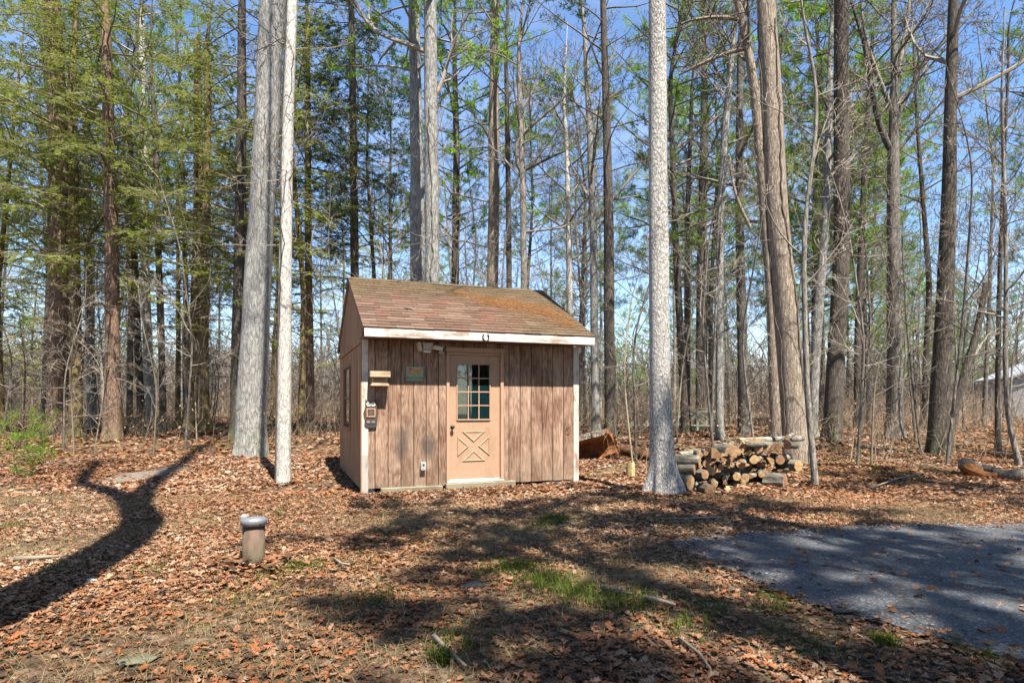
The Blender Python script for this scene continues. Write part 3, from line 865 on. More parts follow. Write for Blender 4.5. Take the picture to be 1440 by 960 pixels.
# roof
RU0, RU1 = -0.015, SW + SH_
slope = math.atan2(ZR - ZE, SD / 2 + SO); SL = math.hypot(ZR - ZE, SD / 2 + SO)
def roof_pt(u, d, h, back=False):
    s = -SO + d * math.cos(slope) - h * math.sin(slope); z = ZE + d * math.sin(slope) + h * math.cos(slope)
    if back: s = SD - s
    return (u, s, z)
m = MB()
for back in (False, True):
    c = [roof_pt(u, d, h, back) for h in (-0.03, 0.0) for d in (0.0, SL) for u in (RU0, RU1)]
    m.add(c, [(0, 1, 3, 2), (4, 6, 7, 5), (0, 4, 5, 1), (2, 3, 7, 6), (0, 2, 6, 4), (1, 5, 7, 3)], 0)
roof = m.build('roof', [M['dark_wood']], shed)
m = MB(); rows = 20; ex = (SL + 0.0) / rows
for back in (False, True):
    for k in range(rows):
        u = RU0 - 0.012 - (0.16 if k % 2 else 0.0) - rr.uniform(0, 0.05)
        while u < RU1 + 0.012:
            w = rr.uniform(0.26, 0.34)
            a, b = max(u, RU0 - 0.012), min(u + w - 0.004, RU1 + 0.012)
            if b - a > 0.02:
                t = rr.uniform(0.15, 0.8)
                if rr.random() < 0.11: t = rr.uniform(0.88, 1.0)
                d0, d1 = k * ex - 0.012 + rr.uniform(-0.006, 0.004), min((k + 1) * ex + 0.03, SL)
                h0 = 0.016 + rr.uniform(0, 0.006)
                vs = [roof_pt(a, d0, 0.002, back), roof_pt(b, d0, 0.002, back), roof_pt(a, d0, h0, back), roof_pt(b, d0, h0, back), roof_pt(a, d1, 0.006, back), roof_pt(b, d1, 0.006, back)]
                m.add(vs, [(0, 1, 3, 2), (2, 3, 5, 4), (0, 2, 4), (1, 5, 3)], 0, t)
            u += w
for k in range(14):
    a = RU0 - 0.015 + k * (RU1 - RU0 + 0.03) / 14; b = a + (RU1 - RU0 + 0.03) / 14 + 0.02
    t = rr.uniform(0.2, 0.7)
    vs = []
    for u, h in ((a, 0.012), (b, 0.02)):
        vs += [roof_pt(u, SL - 0.13, h), (u, SD / 2, ZR + h), roof_pt(u, SL - 0.13, h, True)]
    m.add(vs, [(0, 1, 4, 3), (1, 2, 5, 4)], 0, t)
m.build('shingles', [M['shingle']], roof)
# fascia, soffit, rakes
m = MB(); m.box(RU0 + 0.004, RU1 - 0.004, -SO - 0.008, -SO + 0.016, ZS, ZE - 0.012, 0, 0, 0.003)
m.build('fascia_board', [M['fascia']], shed)
m = MB(); m.box(RU0 + 0.008, RU1 - 0.008, -SO + 0.017, -0.024, ZS + 0.004, ZS + 0.018); m.build('soffit', [M['brown_trim']], shed)
m = MB()
m.box(RU1 - 0.02, RU1 - 0.006, -SO + 0.017, 0.1, ZS + 0.02, ZE - 0.04)
m.build('eave_return', [M['brown_trim']], shed)
for u in (RU0 - 0.004, RU1 - 0.012):
    m = MB()
    for back in (False, True):
        c = [roof_pt(u + du, d, h, back) for h in (-0.085, -0.001) for d in (0.03, SL - 0.005) for du in (0, 0.016)]
        m.add(c, [(0, 1, 3, 2), (4, 6, 7, 5), (0, 4, 5, 1), (2, 3, 7, 6), (0, 2, 6, 4), (1, 5, 7, 3)], 0)
    m.build('rake_board', [M['brown_trim']], shed)
# timbers under the front
m = MB(); m.box(wall(535, 700)[0], wall(621.5, 700)[0], -0.075, 0.05, -0.04, 0.105, 0, 0.1, 0.008); m.build('skid', [M['skid']], shed)
m = MB(); m.box(wall(625.5, 700)[0], wall(722.5, 700)[0], -0.10, 0.05, -0.04, 0.135, 0, 0.6, 0.008); m.build('skid', [M['skid']], shed)
m = MB(); m.box(wall(768, 690)[0], SW - 0.12, 0.02, 0.2, -0.04, 0.08, 0, 0.3, 0.01); m.build('foundation_block', [M['stone']], shed)
m = MB(); m.box(0.02, 0.2, 0.05, 0.25, -0.04, 0.1, 0, 0.3, 0.01); m.build('foundation_block', [M['stone']], shed)
# door
door_frame = MB()
JL0, JL1, JR0, JR1 = DU0 - 0.05, DU0, DU1, DU1 + 0.055
door_frame.box(JL0, JL1, -0.028, 0.06, DZ0 - 0.03, DZ1 + 0.05, 0, 0, 0.004)
door_frame.box(JR0, JR1, -0.035, 0.06, DZ0 - 0.03, DZ1 + 0.05, 0, 0, 0.004)
door_frame.box(JL0 - 0.02, JR1 + 0.02, -0.045, 0.06, DZ1 + 0.051, DZ1 + 0.125, 0, 0, 0.004)
door_frame.box(JL1 + 0.002, JR0 - 0.002, -0.012, 0.055, DZ1 + 0.004, DZ1 + 0.049, 0, 0, 0.004)
df = door_frame.build('door_frame', [M['jamb_paint']], shed)
DW, DH = DU1 - DU0, DZ1 - DZ0
wu0, wz1 = wall(643.5, 512); wu1, wz0 = wall(688.3, 588.8)
lf = MB(); Y0, Y1 = 0.008, 0.046
lf.box(DU0, wu0, Y0, Y1, DZ0, DZ1); lf.box(wu1, DU1, Y0, Y1, DZ0, DZ1)
lf.box(wu0, wu1, Y0, Y1, DZ0, wz0); lf.box(wu0, wu1, Y0, Y1, wz1, DZ1)
# pressed cross-buck panels: four triangles with a raised rim
cx0, cx1 = wu0 - 0.005, wu1 + 0.005
cz1 = wall(666, 606)[1]; cz0 = wall(666, 648)[1]
mx, mz = (cx0 + cx1) / 2, (cz0 + cz1) / 2
g = 0.075
tris = [[(cx0 + g, cz1), (cx1 - g, cz1), (mx, mz + g * 0.85)], [(cx0 + g, cz0), (mx, mz - g * 0.85), (cx1 - g, cz0)],
        [(cx0, cz0 + g), (mx - g, mz), (cx0, cz1 - g)], [(cx1, cz0 + g), (cx1, cz1 - g), (mx + g, mz)]]
for T_ in tris:
    c = (sum(p[0] for p in T_) / 3, sum(p[1] for p in T_) / 3)
    rings = []
    for k, yy in ((1.0, Y0 - 0.0005), (0.9, Y0 - 0.013), (0.78, Y0 - 0.013), (0.66, Y0 - 0.004)):
        rings.append([(c[0] + (p[0] - c[0]) * k, yy, c[1] + (p[1] - c[1]) * k) for p in T_])
    vs = sum(rings, [])
    fs = [(r * 3 + i, r * 3 + (i + 1) % 3, (r + 1) * 3 + (i + 1) % 3, (r + 1) * 3 + i) for r in range(3) for i in range(3)] + [(9, 10, 11)]
    lf.add(vs, fs)
door = lf.build('door', [M['door_paint']], shed)
wn_ = MB()
e = 0.022
wn_.box(wu0 - e, wu0, -0.006, 0.03, wz0 - e, wz1 + e, 0, 0, 0.003); wn_.box(wu1, wu1 + e, -0.006, 0.03, wz0 - e, wz1 + e, 0, 0, 0.003)
wn_.box(wu0, wu1, -0.006, 0.03, wz1, wz1 + e, 0, 0, 0.003); wn_.box(wu0, wu1, -0.012, 0.03, wz0 - e, wz0, 0, 0, 0.003)
dwin = wn_.build('window', [M['door_paint']], door)
mt = MB()
for k in (1, 2): a = wu0 + (wu1 - wu0) * k / 3; mt.box(a - 0.009, a + 0.009, -0.001, 0.022, wz0, wz1)
for k in (1, 2, 3)[:3]:
    b = wz0 + (wz1 - wz0) * k / 4
    if k != 2 or True: mt.box(wu0, wu1, 0.0005, 0.021, b - 0.009, b + 0.009)
mt.build('muntin', [M['door_paint']], door)
gl = MB(); gl.add([(wu0, 0.024, wz0), (wu1, 0.024, wz0), (wu1, 0.024, wz1), (wu0, 0.024, wz1)], [(0, 1, 2, 3)]); gl.build('pane', [M['pane_glass']], door, fix=False)
cu = MB()
n = 24
for k in range(n):
    a, b = wu0 + (wu1 - wu0) * k / n, wu0 + (wu1 - wu0) * (k + 1) / n
    y = 0.036 + 0.003 * (k % 2)
    cu.add([(a, y, wz0), (b, 0.039 - 0.003 * (k % 2), wz0), (b, 0.039 - 0.003 * (k % 2), wz0 + (wz1 - wz0) * 0.62), (a, y, wz0 + (wz1 - wz0) * 0.62)], [(0, 1, 2, 3)])
cu.build('blind', [M['curtain']], door, fix=False)
kn = MB(); ku, kz = wall(636, 600)
kn.tube([(ku, 0.006, kz), (ku, -0.004, kz)], [0.032, 0.03], 16); kn.tube([(ku, -0.002, kz), (ku, -0.03, kz)], 0.011, 10)
kn.tube([(ku, -0.028, kz), (ku, -0.036, kz), (ku, -0.05, kz), (ku, -0.064, kz), (ku, -0.07, kz)], [0.014, 0.026, 0.03, 0.024, 0.010], 16)
kn.build('door_knob', [M['dark_metal']], door, True)
th_ = MB(); th_.box(JL0, JR1 + 0.0, -0.06, 0.05, DZ0 - 0.062, DZ0 - 0.031, 0, 0, 0.006); th_.box(DU0, DU1, -0.03, 0.0, DZ0 - 0.03, DZ0 - 0.004, 0, 0, 0.004)
th_.build('door_sill', [M['corner']], shed)

# things fixed to the shed, each on its own
def on_wall(name, u, v, label, cat, s=0.0):
    a, z = wall(u, v, s)
    return empty(name, shed_w(a, s, z), STH, label, cat)
# wooden bird feeder
t = on_wall('bird_feeder', 532.5, 543, 'small wooden bird feeder with a slab roof on the shed wall above the owl plaque', 'bird feeder')
M['feeder'] = painted('pale_feeder_wood', (0.50, 0.36, 0.23), (0.26, 0.16, 0.09), 0.6, (0.4, 1, 1))
b = MB(); b.box(-0.145, 0.135, -0.20, -0.002, 0.0, 0.03, 0, 0, 0.004); b.build('shelf', [M['feeder']], t)
b = MB(); b.box(-0.16, 0.15, -0.225, -0.002, 0.135, 0.225, 0, 0, 0.005); b.build('roof', [M['feeder']], t)
for sx in (-0.115, 0.105):
    b = MB(); b.box(sx - 0.011, sx + 0.011, -0.17, -0.145, 0.031, 0.134); b.build('post', [M['feeder']], t)
b = MB(); b.box(-0.13, 0.12, -0.02, -0.001, 0.031, 0.134); b.build('back_panel', [M['feeder']], t)
b = MB(); b.box(-0.13, 0.12, -0.193, -0.183, 0.031, 0.048); b.build('lip', [M['feeder']], t)
# owl plaque
t = on_wall('owl_plaque', 521.5, 580, 'dark owl-shaped plaque with white eyes holding a framed slate', 'plaque', -0.023)
M['owl_brown'] = plain('owl_brown_paint', (0.085, 0.05, 0.032), 0.6, n=20)
M['owl_red'] = plain('owl_trim_paint', (0.26, 0.115, 0.07), 0.6, n=20)
M['white_paint'] = plain('white_paint', (0.78, 0.77, 0.74), 0.5, amt=0.05)
M['slate'] = plain('slate', (0.045, 0.04, 0.038), 0.7, n=30)
M['frame_pink'] = plain('frame_wood', (0.46, 0.26, 0.16), 0.6, n=30)
out = [(-0.085, 0.215), (-0.06, 0.185), (0, 0.195), (0.06, 0.185), (0.085, 0.215), (0.088, 0.12), (0.095, 0.06), (0.115, 0.0), (0.105, -0.07), (0.085, -0.12), (-0.085, -0.12), (-0.105, -0.07), (-0.115, 0.0), (-0.095, 0.06), (-0.088, 0.12)]
b = MB(); b.prism(out, -0.012, 0.0); b.build('body', [M['owl_brown']], t)
b = MB(); b.prism([(-0.05, 0.188), (0.05, 0.188), (0.03, 0.165), (-0.03, 0.165)], -0.017, -0.0125); b.build('brow', [M['owl_red']], t)
for sx in (-0.036, 0.036):
    b = MB(); b.tube([(sx, -0.0125, 0.132), (sx, -0.02, 0.132)], 0.033, 18); e_ = b.build('eye', [M['white_paint']], t)
    b = MB(); b.tube([(sx * 0.9, -0.0205, 0.13), (sx * 0.9, -0.023, 0.13)], 0.011, 12); b.build('pupil', [M['slate']], e_)
b = MB(); b.prism([(-0.012, 0.1), (0.012, 0.1), (0, 0.078)], -0.02, -0.0125); b.build('beak', [M['frame_pink']], t)
b = MB()
for (a, c, d, f) in ((-0.068, 0.068, 0.05, 0.068), (-0.068, 0.068, -0.068, -0.05), (-0.068, -0.052, -0.05, 0.05), (0.052, 0.068, -0.05, 0.05)): b.box(a, c, -0.024, -0.0125, d, f)
fr = b.build('slate_frame', [M['frame_pink']], t)
b = MB(); b.box(-0.0515, 0.0515, -0.018, -0.013, -0.0495, 0.0495); b.build('slate', [M['slate']], fr)
b = MB()
for k, (a, c) in enumerate(((-0.035, 0.02), (-0.03, 0.035), (-0.035, 0.01), (-0.02, 0.03))): b.box(a, c, -0.0195, -0.0182, 0.028 - k * 0.02, 0.033 - k * 0.02)
b.build('chalk_line', [plain('chalk', (0.30, 0.18, 0.14), 0.8)], fr)
b = MB(); b.prism([(-0.095, -0.121), (0.095, -0.121), (0.09, -0.215), (0.07, -0.235), (-0.07, -0.235), (-0.1, -0.2)], -0.010, 0.0); b.build('perch', [M['slate']], t)
for sx in (-0.04, 0.035):
    b = MB(); b.box(sx - 0.025, sx + 0.025, -0.02, -0.0105, -0.16, -0.128); b.build('foot', [plain('grey_foot', (0.22, 0.2, 0.19), 0.7)], t)
# welcome sign
t = on_wall('welcome_sign', 583, 525, 'grey-green sign with orange birds hung on the boards left of the door', 'sign')
M['sign_bg'] = plain('sign_grey_green', (0.30, 0.33, 0.23), 0.5, amt=0.12)
M['sign_rim'] = plain('sign_rim_green', (0.10, 0.19, 0.14), 0.5)
M['sign_orange'] = plain('sign_orange', (0.62, 0.20, 0.04), 0.5)
M['sign_red'] = plain('sign_red', (0.60, 0.08, 0.035), 0.5)
M['sign_yellow'] = plain('sign_yellow', (0.60, 0.38, 0.06), 0.5)
M['sign_leaf'] = plain('sign_leaf_green', (0.22, 0.32, 0.05), 0.5)
M['sign_ink'] = plain('sign_dark_green_ink', (0.035, 0.11, 0.09), 0.5)
b = MB(); b.box(-0.145, 0.145, -0.012, 0.0, -0.125, 0.115, 0, 0, 0.003); b.build('board', [M['sign_rim']], t)
b = MB(); b.box(-0.136, 0.136, -0.0150, -0.0122, -0.116, 0.106); b.build('face', [M['sign_bg']], t)
def blob(c, rx, rz, rot, y0, n=18, tail=0.0):
    pts = []
    for k in range(n):
        a = 2 * math.pi * k / n
        x, z = rx * math.cos(a) * (1 + tail * (math.cos(a) > 0.8)), rz * math.sin(a)
        pts.append((c[0] + x * math.cos(rot) - z * math.sin(rot), c[1] + x * math.sin(rot) + z * math.cos(rot)))
    return pts
b = MB()
b.prism(blob((-0.045, 0.03), 0.058, 0.036, -0.6, 0), -0.0185, -0.0152, 0)
b.prism(blob((-0.07, 0.075), 0.024, 0.022, 0, 0), -0.0205, -0.0187, 1)
b.prism(blob((-0.035, 0.025), 0.034, 0.015, -0.5, 0), -0.0205, -0.0188, 2)
b.prism(blob((0.05, 0.035), 0.05, 0.028, 0.35, 0), -0.0185, -0.0152, 0)
b.prism(blob((0.08, 0.055), 0.024, 0.02, 0, 0), -0.0205, -0.0187, 0)
b.prism(blob((0.035, 0.03), 0.028, 0.012, 0.3, 0), -0.0205, -0.0188, 3)
b.prism(blob((0.085, -0.005), 0.036, 0.012, 0.9, 0), -0.0185, -0.0152, 3)
b.prism(blob((0.0, -0.02), 0.04, 0.010, 0.15, 0), -0.0225, -0.0207, 3)
b.build('painted_bird', [M['sign_orange'], M['sign_red'], M['sign_yellow'], M['sign_leaf']], t)
fc = bpy.data.curves.new('lettering', 'FONT'); fc.body = 'WELCOME'; fc.size = 0.062; fc.align_x = 'CENTER'; fc.extrude = 0.001; fc.space_character = 0.95
fo_ = bpy.data.objects.new('lettering_source', fc); COL.objects.link(fo_)
dg = bpy.context.evaluated_depsgraph_get()
lme = bpy.data.meshes.new_from_object(fo_.evaluated_get(dg))
bpy.data.objects.remove(fo_)
lme.materials.clear()
fo = link('lettering', lme, M['sign_ink'], t)
fo.location = (0, -0.0165, -0.095); fo.rotation_euler = (R(90), 0, 0)
# floodlight
t = on_wall('floodlight', 601, 487, 'almond twin floodlight with a motion sensor under the eave', 'lamp')
b = MB(); b.box(-0.085, 0.08, -0.06, -0.001, -0.055, 0.06, 0, 0, 0.006); b.build('junction_box', [M['white_plastic']], t)
b = MB(); b.tube([(-0.085, -0.05, 0.03), (-0.15, -0.06, 0.035)], 0.012, 8); b.build('arm', [M['white_plastic']], t)
Mr = Matrix.Translation((-0.155, -0.10, -0.02)) @ Matrix.Rotation(R(-12), 4, 'Y') @ Matrix.Rotation(R(10), 4, 'Z')
b = MB(); b.box(-0.018, 0.02, -0.05, 0.05, -0.075, 0.075, 0, 0, 0.006, Mr); b.build('lamp_head', [M['white_plastic']], t)
Mr = Matrix.Translation((0.15, -0.08, -0.02)) @ Matrix.Rotation(R(8), 4, 'Y') @ Matrix.Rotation(R(15), 4, 'X')
b = MB(); b.box(-0.075, 0.08, -0.05, 0.05, -0.035, 0.035, 0, 0, 0.006, Mr); b.build('lamp_head', [M['white_plastic']], t)
b = MB(); b.box(-0.09, 0.04, -0.10, -0.02, -0.11, -0.062, 0, 0, 0.01); b.build('motion_sensor', [M['white_plastic']], t)
b = MB(); b.lathe([(0.018, 0.0), (0.03, -0.01), (0.045, -0.045), (0.046, -0.055)][::-1], 14, (0.205, -0.07, -0.06)); b.tube([(0.205, -0.07, -0.06), (0.20, -0.06, -0.03)], 0.012, 8)
b.build('sensor_cup', [plain('grey_cup', (0.33, 0.31, 0.28), 0.5)], t)
# horseshoe on the fascia
a, z = wall(683, 474, -SO - 0.008)
t = empty('horseshoe', shed_w(a, -SO - 0.0085, z), STH, 'dark iron horseshoe nailed to the white fascia board above the door', 'horseshoe')
pts = [(0.05 * math.cos(q) * (1.0 if q < 4 else 1), -0.009, 0.062 * math.sin(q)) for q in [R(130) + k * R(280) / 20 for k in range(21)]]
b = MB(); b.tube(pts, [0.009] + [0.011] * 19 + [0.009], 8); b.build('shoe', [M['dark_metal']], t, True)
for q in (R(190), R(-10)):
    b = MB(); b.tube([(0.05 * math.cos(q), -0.018, 0.062 * math.sin(q)), (0.05 * math.cos(q), -0.023, 0.062 * math.sin(q))], 0.005, 8); b.build('nail', [M['steel']], t)
# outlet
t = on_wall('outlet_box', 594.5, 655, 'grey weatherproof outlet box low on the shed wall left of the door', 'outlet')
b = MB(); b.box(-0.038, 0.038, -0.055, -0.001, -0.06, 0.06, 0, 0, 0.006); b.build('box', [M['grey_plastic']], t)
b = MB(); b.box(-0.042, 0.042, -0.066, -0.0555, -0.064, 0.064, 0, 0, 0.005); b.build('cover', [M['grey_plastic']], t)
b = MB(); b.tube([(0.0, -0.0665, 0.024), (0.0, -0.071, 0.024)], 0.018, 14); b.build('socket', [M['slate']], t)
b = MB(); b.tube([(0.0, -0.0665, -0.026), (0.0, -0.069, -0.026)], 0.018, 14); b.build('socket', [M['grey_plastic']], t)
# wire hook
t = on_wall('wire_hook', 797.5, 601, 'thin wire loop hanging on the boards near the right corner of the shed', 'hook')
b = MB(); b.tube([(0.045, -0.024, 0.03), (0.03, -0.03, 0.04), (-0.005, -0.03, 0.02), (-0.03, -0.03, -0.015), (-0.03, -0.03, -0.05), (0.0, -0.03, -0.075), (0.04, -0.03, -0.07), (0.055, -0.03, -0.045)], 0.0045, 6)
b.build('wire', [M['dark_metal']], t, True)
# orange pine needles drifted on the roof
def roof_pix(u, v):
    lo = None
    for k in range(4000):
        Yd = 8 + k * 0.0018
        p = px(u, v, Yd); uu, s = to_shed(p.x, p.y)
        d = (s + SO) / math.cos(slope)
        if p.z <= ZE + 0.02 + d * math.sin(slope) and 0 < d < SL: return uu, d
    return None
cs = [(648, 413, 14, 220), (690, 424, 26, 700), (720, 428, 26, 700), (752, 434, 26, 600), (778, 442, 20, 450), (795, 455, 15, 300), (740, 445, 40, 250), (560, 396, 40, 140), (640, 440, 60, 120)]
vs, fq, ft = [], [], []
vv, o = [], 0
for u, v, r, n in cs:
    q_ = roof_pix(u, v)
    if not q_: continue
    U = rs.normal(q_[0], r / FP * 10.5 * 0.75, n); D_ = rs.normal(q_[1], r / FP * 10.5 * 0.6, n)
    ok = (U > RU0 + 0.05) & (U < RU1 - 0.05) & (D_ > 0.05) & (D_ < SL - 0.1)
    for a_, d_ in zip(U[ok], D_[ok]):
        q2 = rs.uniform(0, 6.28); L_ = rs.uniform(0.03, 0.06); h = rs.uniform(0.022, 0.036)
        ca_, sa_ = math.cos(q2) * L_, math.sin(q2) * L_
        vv += [shed_w(*roof_pt(a_ - ca_ + sa_ * 0.07, d_ - sa_ - ca_ * 0.07, h)), shed_w(*roof_pt(a_ - ca_ - sa_ * 0.07, d_ - sa_ + ca_ * 0.07, h)), shed_w(*roof_pt(a_ + ca_, d_ + sa_, h + rs.uniform(-0.004, 0.012)))]
        ft.append((o, o + 1, o + 2)); o += 3
pn = link('pine_needle_litter', np_mesh('pine_needle_litter', np.array([tuple(v) for v in vv]), [(np.array(ft), 0)], False, np.repeat(rs.uniform(0, 1, len(ft)), 3)), M['pine_straw'])
tag(pn, 'orange drift of fallen pine needles on the right of the shed roof', 'needles', kind='stuff')
def stick(name, pts, rad, mat, label, cat='stick', group=None, s=7):
    b = MB(); b.tube(pts, rad, s)
    return tag(b.build(name, [mat], None, True), label, cat, group)
def rp(u, d, h): return shed_w(*roof_pt(u, d, h))
stick('twig', [rp(0.86, SL - 0.12, 0.03), rp(0.93, SL - 0.03, 0.05), rp(1.02, SL + 0.02, 0.12), rp(1.18, SL + 0.02, 0.14), rp(1.32, SL, 0.09)], [0.012, 0.011, 0.009, 0.007, 0.004], M['twig'], 'bent bare twig caught on the ridge of the shed roof', 'twig')
q_ = roof_pix(577, 435)
stick('twig', [rp(q_[0] - 0.1, q_[1] + 0.03, 0.03), rp(q_[0], q_[1] + 0.02, 0.035), rp(q_[0] + 0.07, q_[1] - 0.05, 0.03)], [0.012, 0.012, 0.006], M['twig'], 'short grey twig lying in the middle of the roof shingles', 'twig')

# ------------------------------------------------------------------ metal capped pipe in the ground
g0 = pg(357, 795)
sc_ = g0.y / FP
t = empty('well_casing', g0, 0.0, 'rusty brown well pipe with a silver metal cap standing among the leaves', 'well pipe')
r0 = 14.8 * sc_; hh = 57 * sc_
b = MB(); b.lathe([(r0 * 1.01, -0.08), (r0, 0.1), (r0, hh)], 32); b.build('pipe', [M['casing']], t, True)
b = MB(); b.lathe([(r0 + 0.002, hh - 0.006), (r0 + 0.016, hh - 0.004), (r0 + 0.017, hh + 0.045), (r0 + 0.012, hh + 0.053), (r0 * 0.92, hh + 0.055), (r0 * 0.9, hh + 0.060), (0.02, hh + 0.064)], 36)
cap_o = b.build('cap', [M['steel']], t, True)
for q in (R(250), R(200), R(320), R(20), R(90)):
    b = MB(); b.tube([((r0 + 0.016) * math.cos(q), (r0 + 0.016) * math.sin(q), hh + 0.012), ((r0 + 0.023) * math.cos(q), (r0 + 0.023) * math.sin(q), hh + 0.012)], 0.007, 6); b.build('bolt', [M['dark_metal']], cap_o)
b = MB(); b.tube([(-r0 - 0.012, 0.055, -0.08), (-r0 - 0.012, 0.055, hh)], 0.021, 14); b.build('conduit', [M['pvc']], t, True)
b = MB(); b.box(-r0 - 0.042, -r0 + 0.015, 0.02, 0.10, hh - 0.01, hh + 0.075, 0, 0, 0.012); b.build('conduit_head', [M['pvc']], t)

# ------------------------------------------------------------------ firewood
def log_mb(r, L, kind='round', seed=0, n=14):
    """log along +y, centred; slot 0 bark, 1 cut end, 2 split face"""
    q = random.Random(seed)
    if kind == 'round': pr = [(r * (1 + q.uniform(-0.07, 0.07)) * math.cos(2 * math.pi * k / n), r * (1 + q.uniform(-0.07, 0.07)) * math.sin(2 * math.pi * k / n)) for k in range(n)]; flat = set()
    elif kind == 'half':
        pr = [(r * math.cos(math.pi * k / 9) * (1 + q.uniform(-0.06, 0.06)), r * math.sin(math.pi * k / 9) - r * 0.4) for k in range(10)]; flat = {9}
    else:
        a = q.uniform(1.1, 1.7)
        pr = [(0.0, 0.0)] + [(r * 1.4 * math.cos(a * k / 6) * (1 + q.uniform(-0.04, 0.04)), r * 1.4 * math.sin(a * k / 6)) for k in range(7)]
        cx = sum(p[0] for p in pr) / len(pr); cz = sum(p[1] for p in pr) / len(pr)
        pr = [(x - cx, z - cz) for x, z in pr]; flat = {0, len(pr) - 1}
    m = len(pr); b = MB(); vs = []; ys = [-L / 2, -L / 6, L / 6, L / 2]
    wob = [(q.uniform(-0.08, 0.08) * r, q.uniform(-0.08, 0.08) * r, q.uniform(0.94, 1.06)) for _ in ys]
    for y, (wx, wz, k) in zip(ys, wob): vs += [(x * k + wx, y + q.uniform(-0.004, 0.004), z * k + wz) for x, z in pr]
    for i in range(3):
        for k in range(m):
            b.add([vs[i * m + k], vs[i * m + (k + 1) % m], vs[(i + 1) * m + (k + 1) % m], vs[(i + 1) * m + k]], [(0, 1, 2, 3)], 2 if k in flat else 0, q.uniform(0, 0.6) if k in flat else 0)
    for i in (0, 3):
        ring = vs[i * m:(i + 1) * m]
        c = tuple(sum(p[a] for p in ring) / m for a in range(3))
        o = len(b.v)
        b.add([c] + ring, [(0, 1 + k, 1 + (k + 1) % m) for k in range(m)], 1, 0)
        b.t[o] = 1.0
    return b
LOGM = [M['log_bark'], M['cut_end'], M['split_face']]
def place_log(b, loc, yaw, pitch=0.0, roll=0.0, label='', group='firewood logs in the stack', name='firewood_log'):
    o = b.build(name, LOGM)
    o.location = loc; o.rotation_euler = (pitch, roll, yaw)
    return tag(o, label, 'log', group)
fr_ = random.Random(11)
PA, PB = Vector((2.86, 10.25, 0)), Vector((5.05, 11.45, 0))
pd = (PB - PA).normalized(); pyaw = math.atan2(pd.y, pd.x)
plen = (PB - PA).length
LABK = {'round': 'round firewood log in the stack with its cut end towards the viewer', 'half': 'half-split firewood log in the stack with a flat orange face', 'wedge': 'wedge-split piece of firewood wedged among the stacked logs'}
seed = 0
for row in range(2):
    tops = {}
    heights = np.zeros(60)
    for layer in range(14):
        x = fr_.uniform(0, 0.1)
        while x < plen:
            kind = fr_.choices(['round', 'half', 'wedge'], [0.55, 0.2, 0.25])[0]
            r = fr_.choice([fr_.uniform(0.038, 0.06), fr_.uniform(0.055, 0.085)])
            c = x + r
            maxh = (0.56 + 0.24 * (c / plen)) - (0.10 if row else 0) + 0.06 * math.sin(c * 5)
            i0, i1 = int(x / plen * 59), min(59, int((x + 2 * r) / plen * 59))
            base = 0.45 * heights[i0:i1 + 1].max() + 0.55 * heights[i0:i1 + 1].mean() if i1 >= i0 else 0
            if base + r < maxh and i1 > i0:
                gpt = PA + pd * c + Vector((-pd.y, pd.x, 0)) * (row * 0.5 + fr_.uniform(-0.07, 0.07))
                gz = h1(gpt.x, gpt.y)
                seed += 1
                b = log_mb(r, fr_.uniform(0.40, 0.52), kind, seed)
                place_log(b, (gpt.x, gpt.y, gz + base + r * 0.93), fr_.gauss(-0.30, 0.2), fr_.gauss(0, 0.06), fr_.uniform(0, 6.28) if kind != 'round' else 0, LABK[kind], 'firewood stack, ' + {'round': 'round logs', 'half': 'half-split logs', 'wedge': 'wedge-split pieces'}[kind])
                heights[i0:i1 + 1] = base + 2 * r * 0.86
            x += 2 * r + fr_.uniform(0.0, 0.008)
def endlog(u, v, Yd, r, L, yaw, label, kind='round', pitch=0.0):
    global seed
    seed += 1
    c = px(u, v, Yd)
    d = Vector((math.sin(yaw), -math.cos(yaw), 0))       # direction the visible end faces
    o = log_mb(r, L, kind, seed, 18)
    return place_log(o, c - d * L / 2, yaw, pitch, 0, label, None)
endlog(984, 647, 10.0, 0.085, 0.55, R(62), 'long grey log end-on at the upper left of the firewood stack')
endlog(977, 660, 9.95, 0.075, 0.52, R(60), 'long bark-covered log in the middle left of the firewood stack')
endlog(971, 678, 9.85, 0.115, 0.5, R(44), 'thick pale-ended log at the lower left of the firewood stack')
endlog(992, 667, 9.9, 0.075, 0.5, R(25), 'small round log just right of the thick pale-ended log')
endlog(1000, 690, 9.75, 0.10, 0.3, R(12), 'short round log with a pale sawn end lying before the stack')
endlog(1104, 678, 10.75, 0.15, 0.34, R(52), 'grey weathered round of wood before the right end of the firewood stack')
endlog(1030, 632, 10.2, 0.13, 0.5, R(10), 'large half-split log with a broad orange face on top of the stack', 'half')
endlog(1008, 637, 10.1, 0.12, 0.5, R(-5), 'wide split log with a ragged orange end near the top of the stack', 'wedge')
endlog(1123, 655, 11.3, 0.10, 0.5, R(20), 'orange-ended log at the far right end of the stack', 'round')
def long_log(a, b_, r, label):
    A_, B_ = px(*a), px(*b_)
    o = log_mb(r, (B_ - A_).length, 'round', seed + int(a[0]))
    d = B_ - A_
    return place_log(o, (A_ + B_) / 2, math.atan2(-d.x, d.y), math.asin(d.z / d.length), 0, label, None)
long_log((1038, 620, 10.9), (1128, 616, 11.9), 0.055, 'long thin grey branch lying along the top right of the firewood stack')
long_log((1046, 624, 10.7), (1120, 626, 11.5), 0.06, 'second long branch just below the topmost one on the firewood stack')
long_log((955, 640, 10.4), (1010, 634, 11.0), 0.06, 'pale log lying lengthwise along the top left of the firewood stack')
long_log((962, 646, 10.6), (1000, 640, 11.2), 0.05, 'thin log behind the pale one on the top left of the firewood stack')
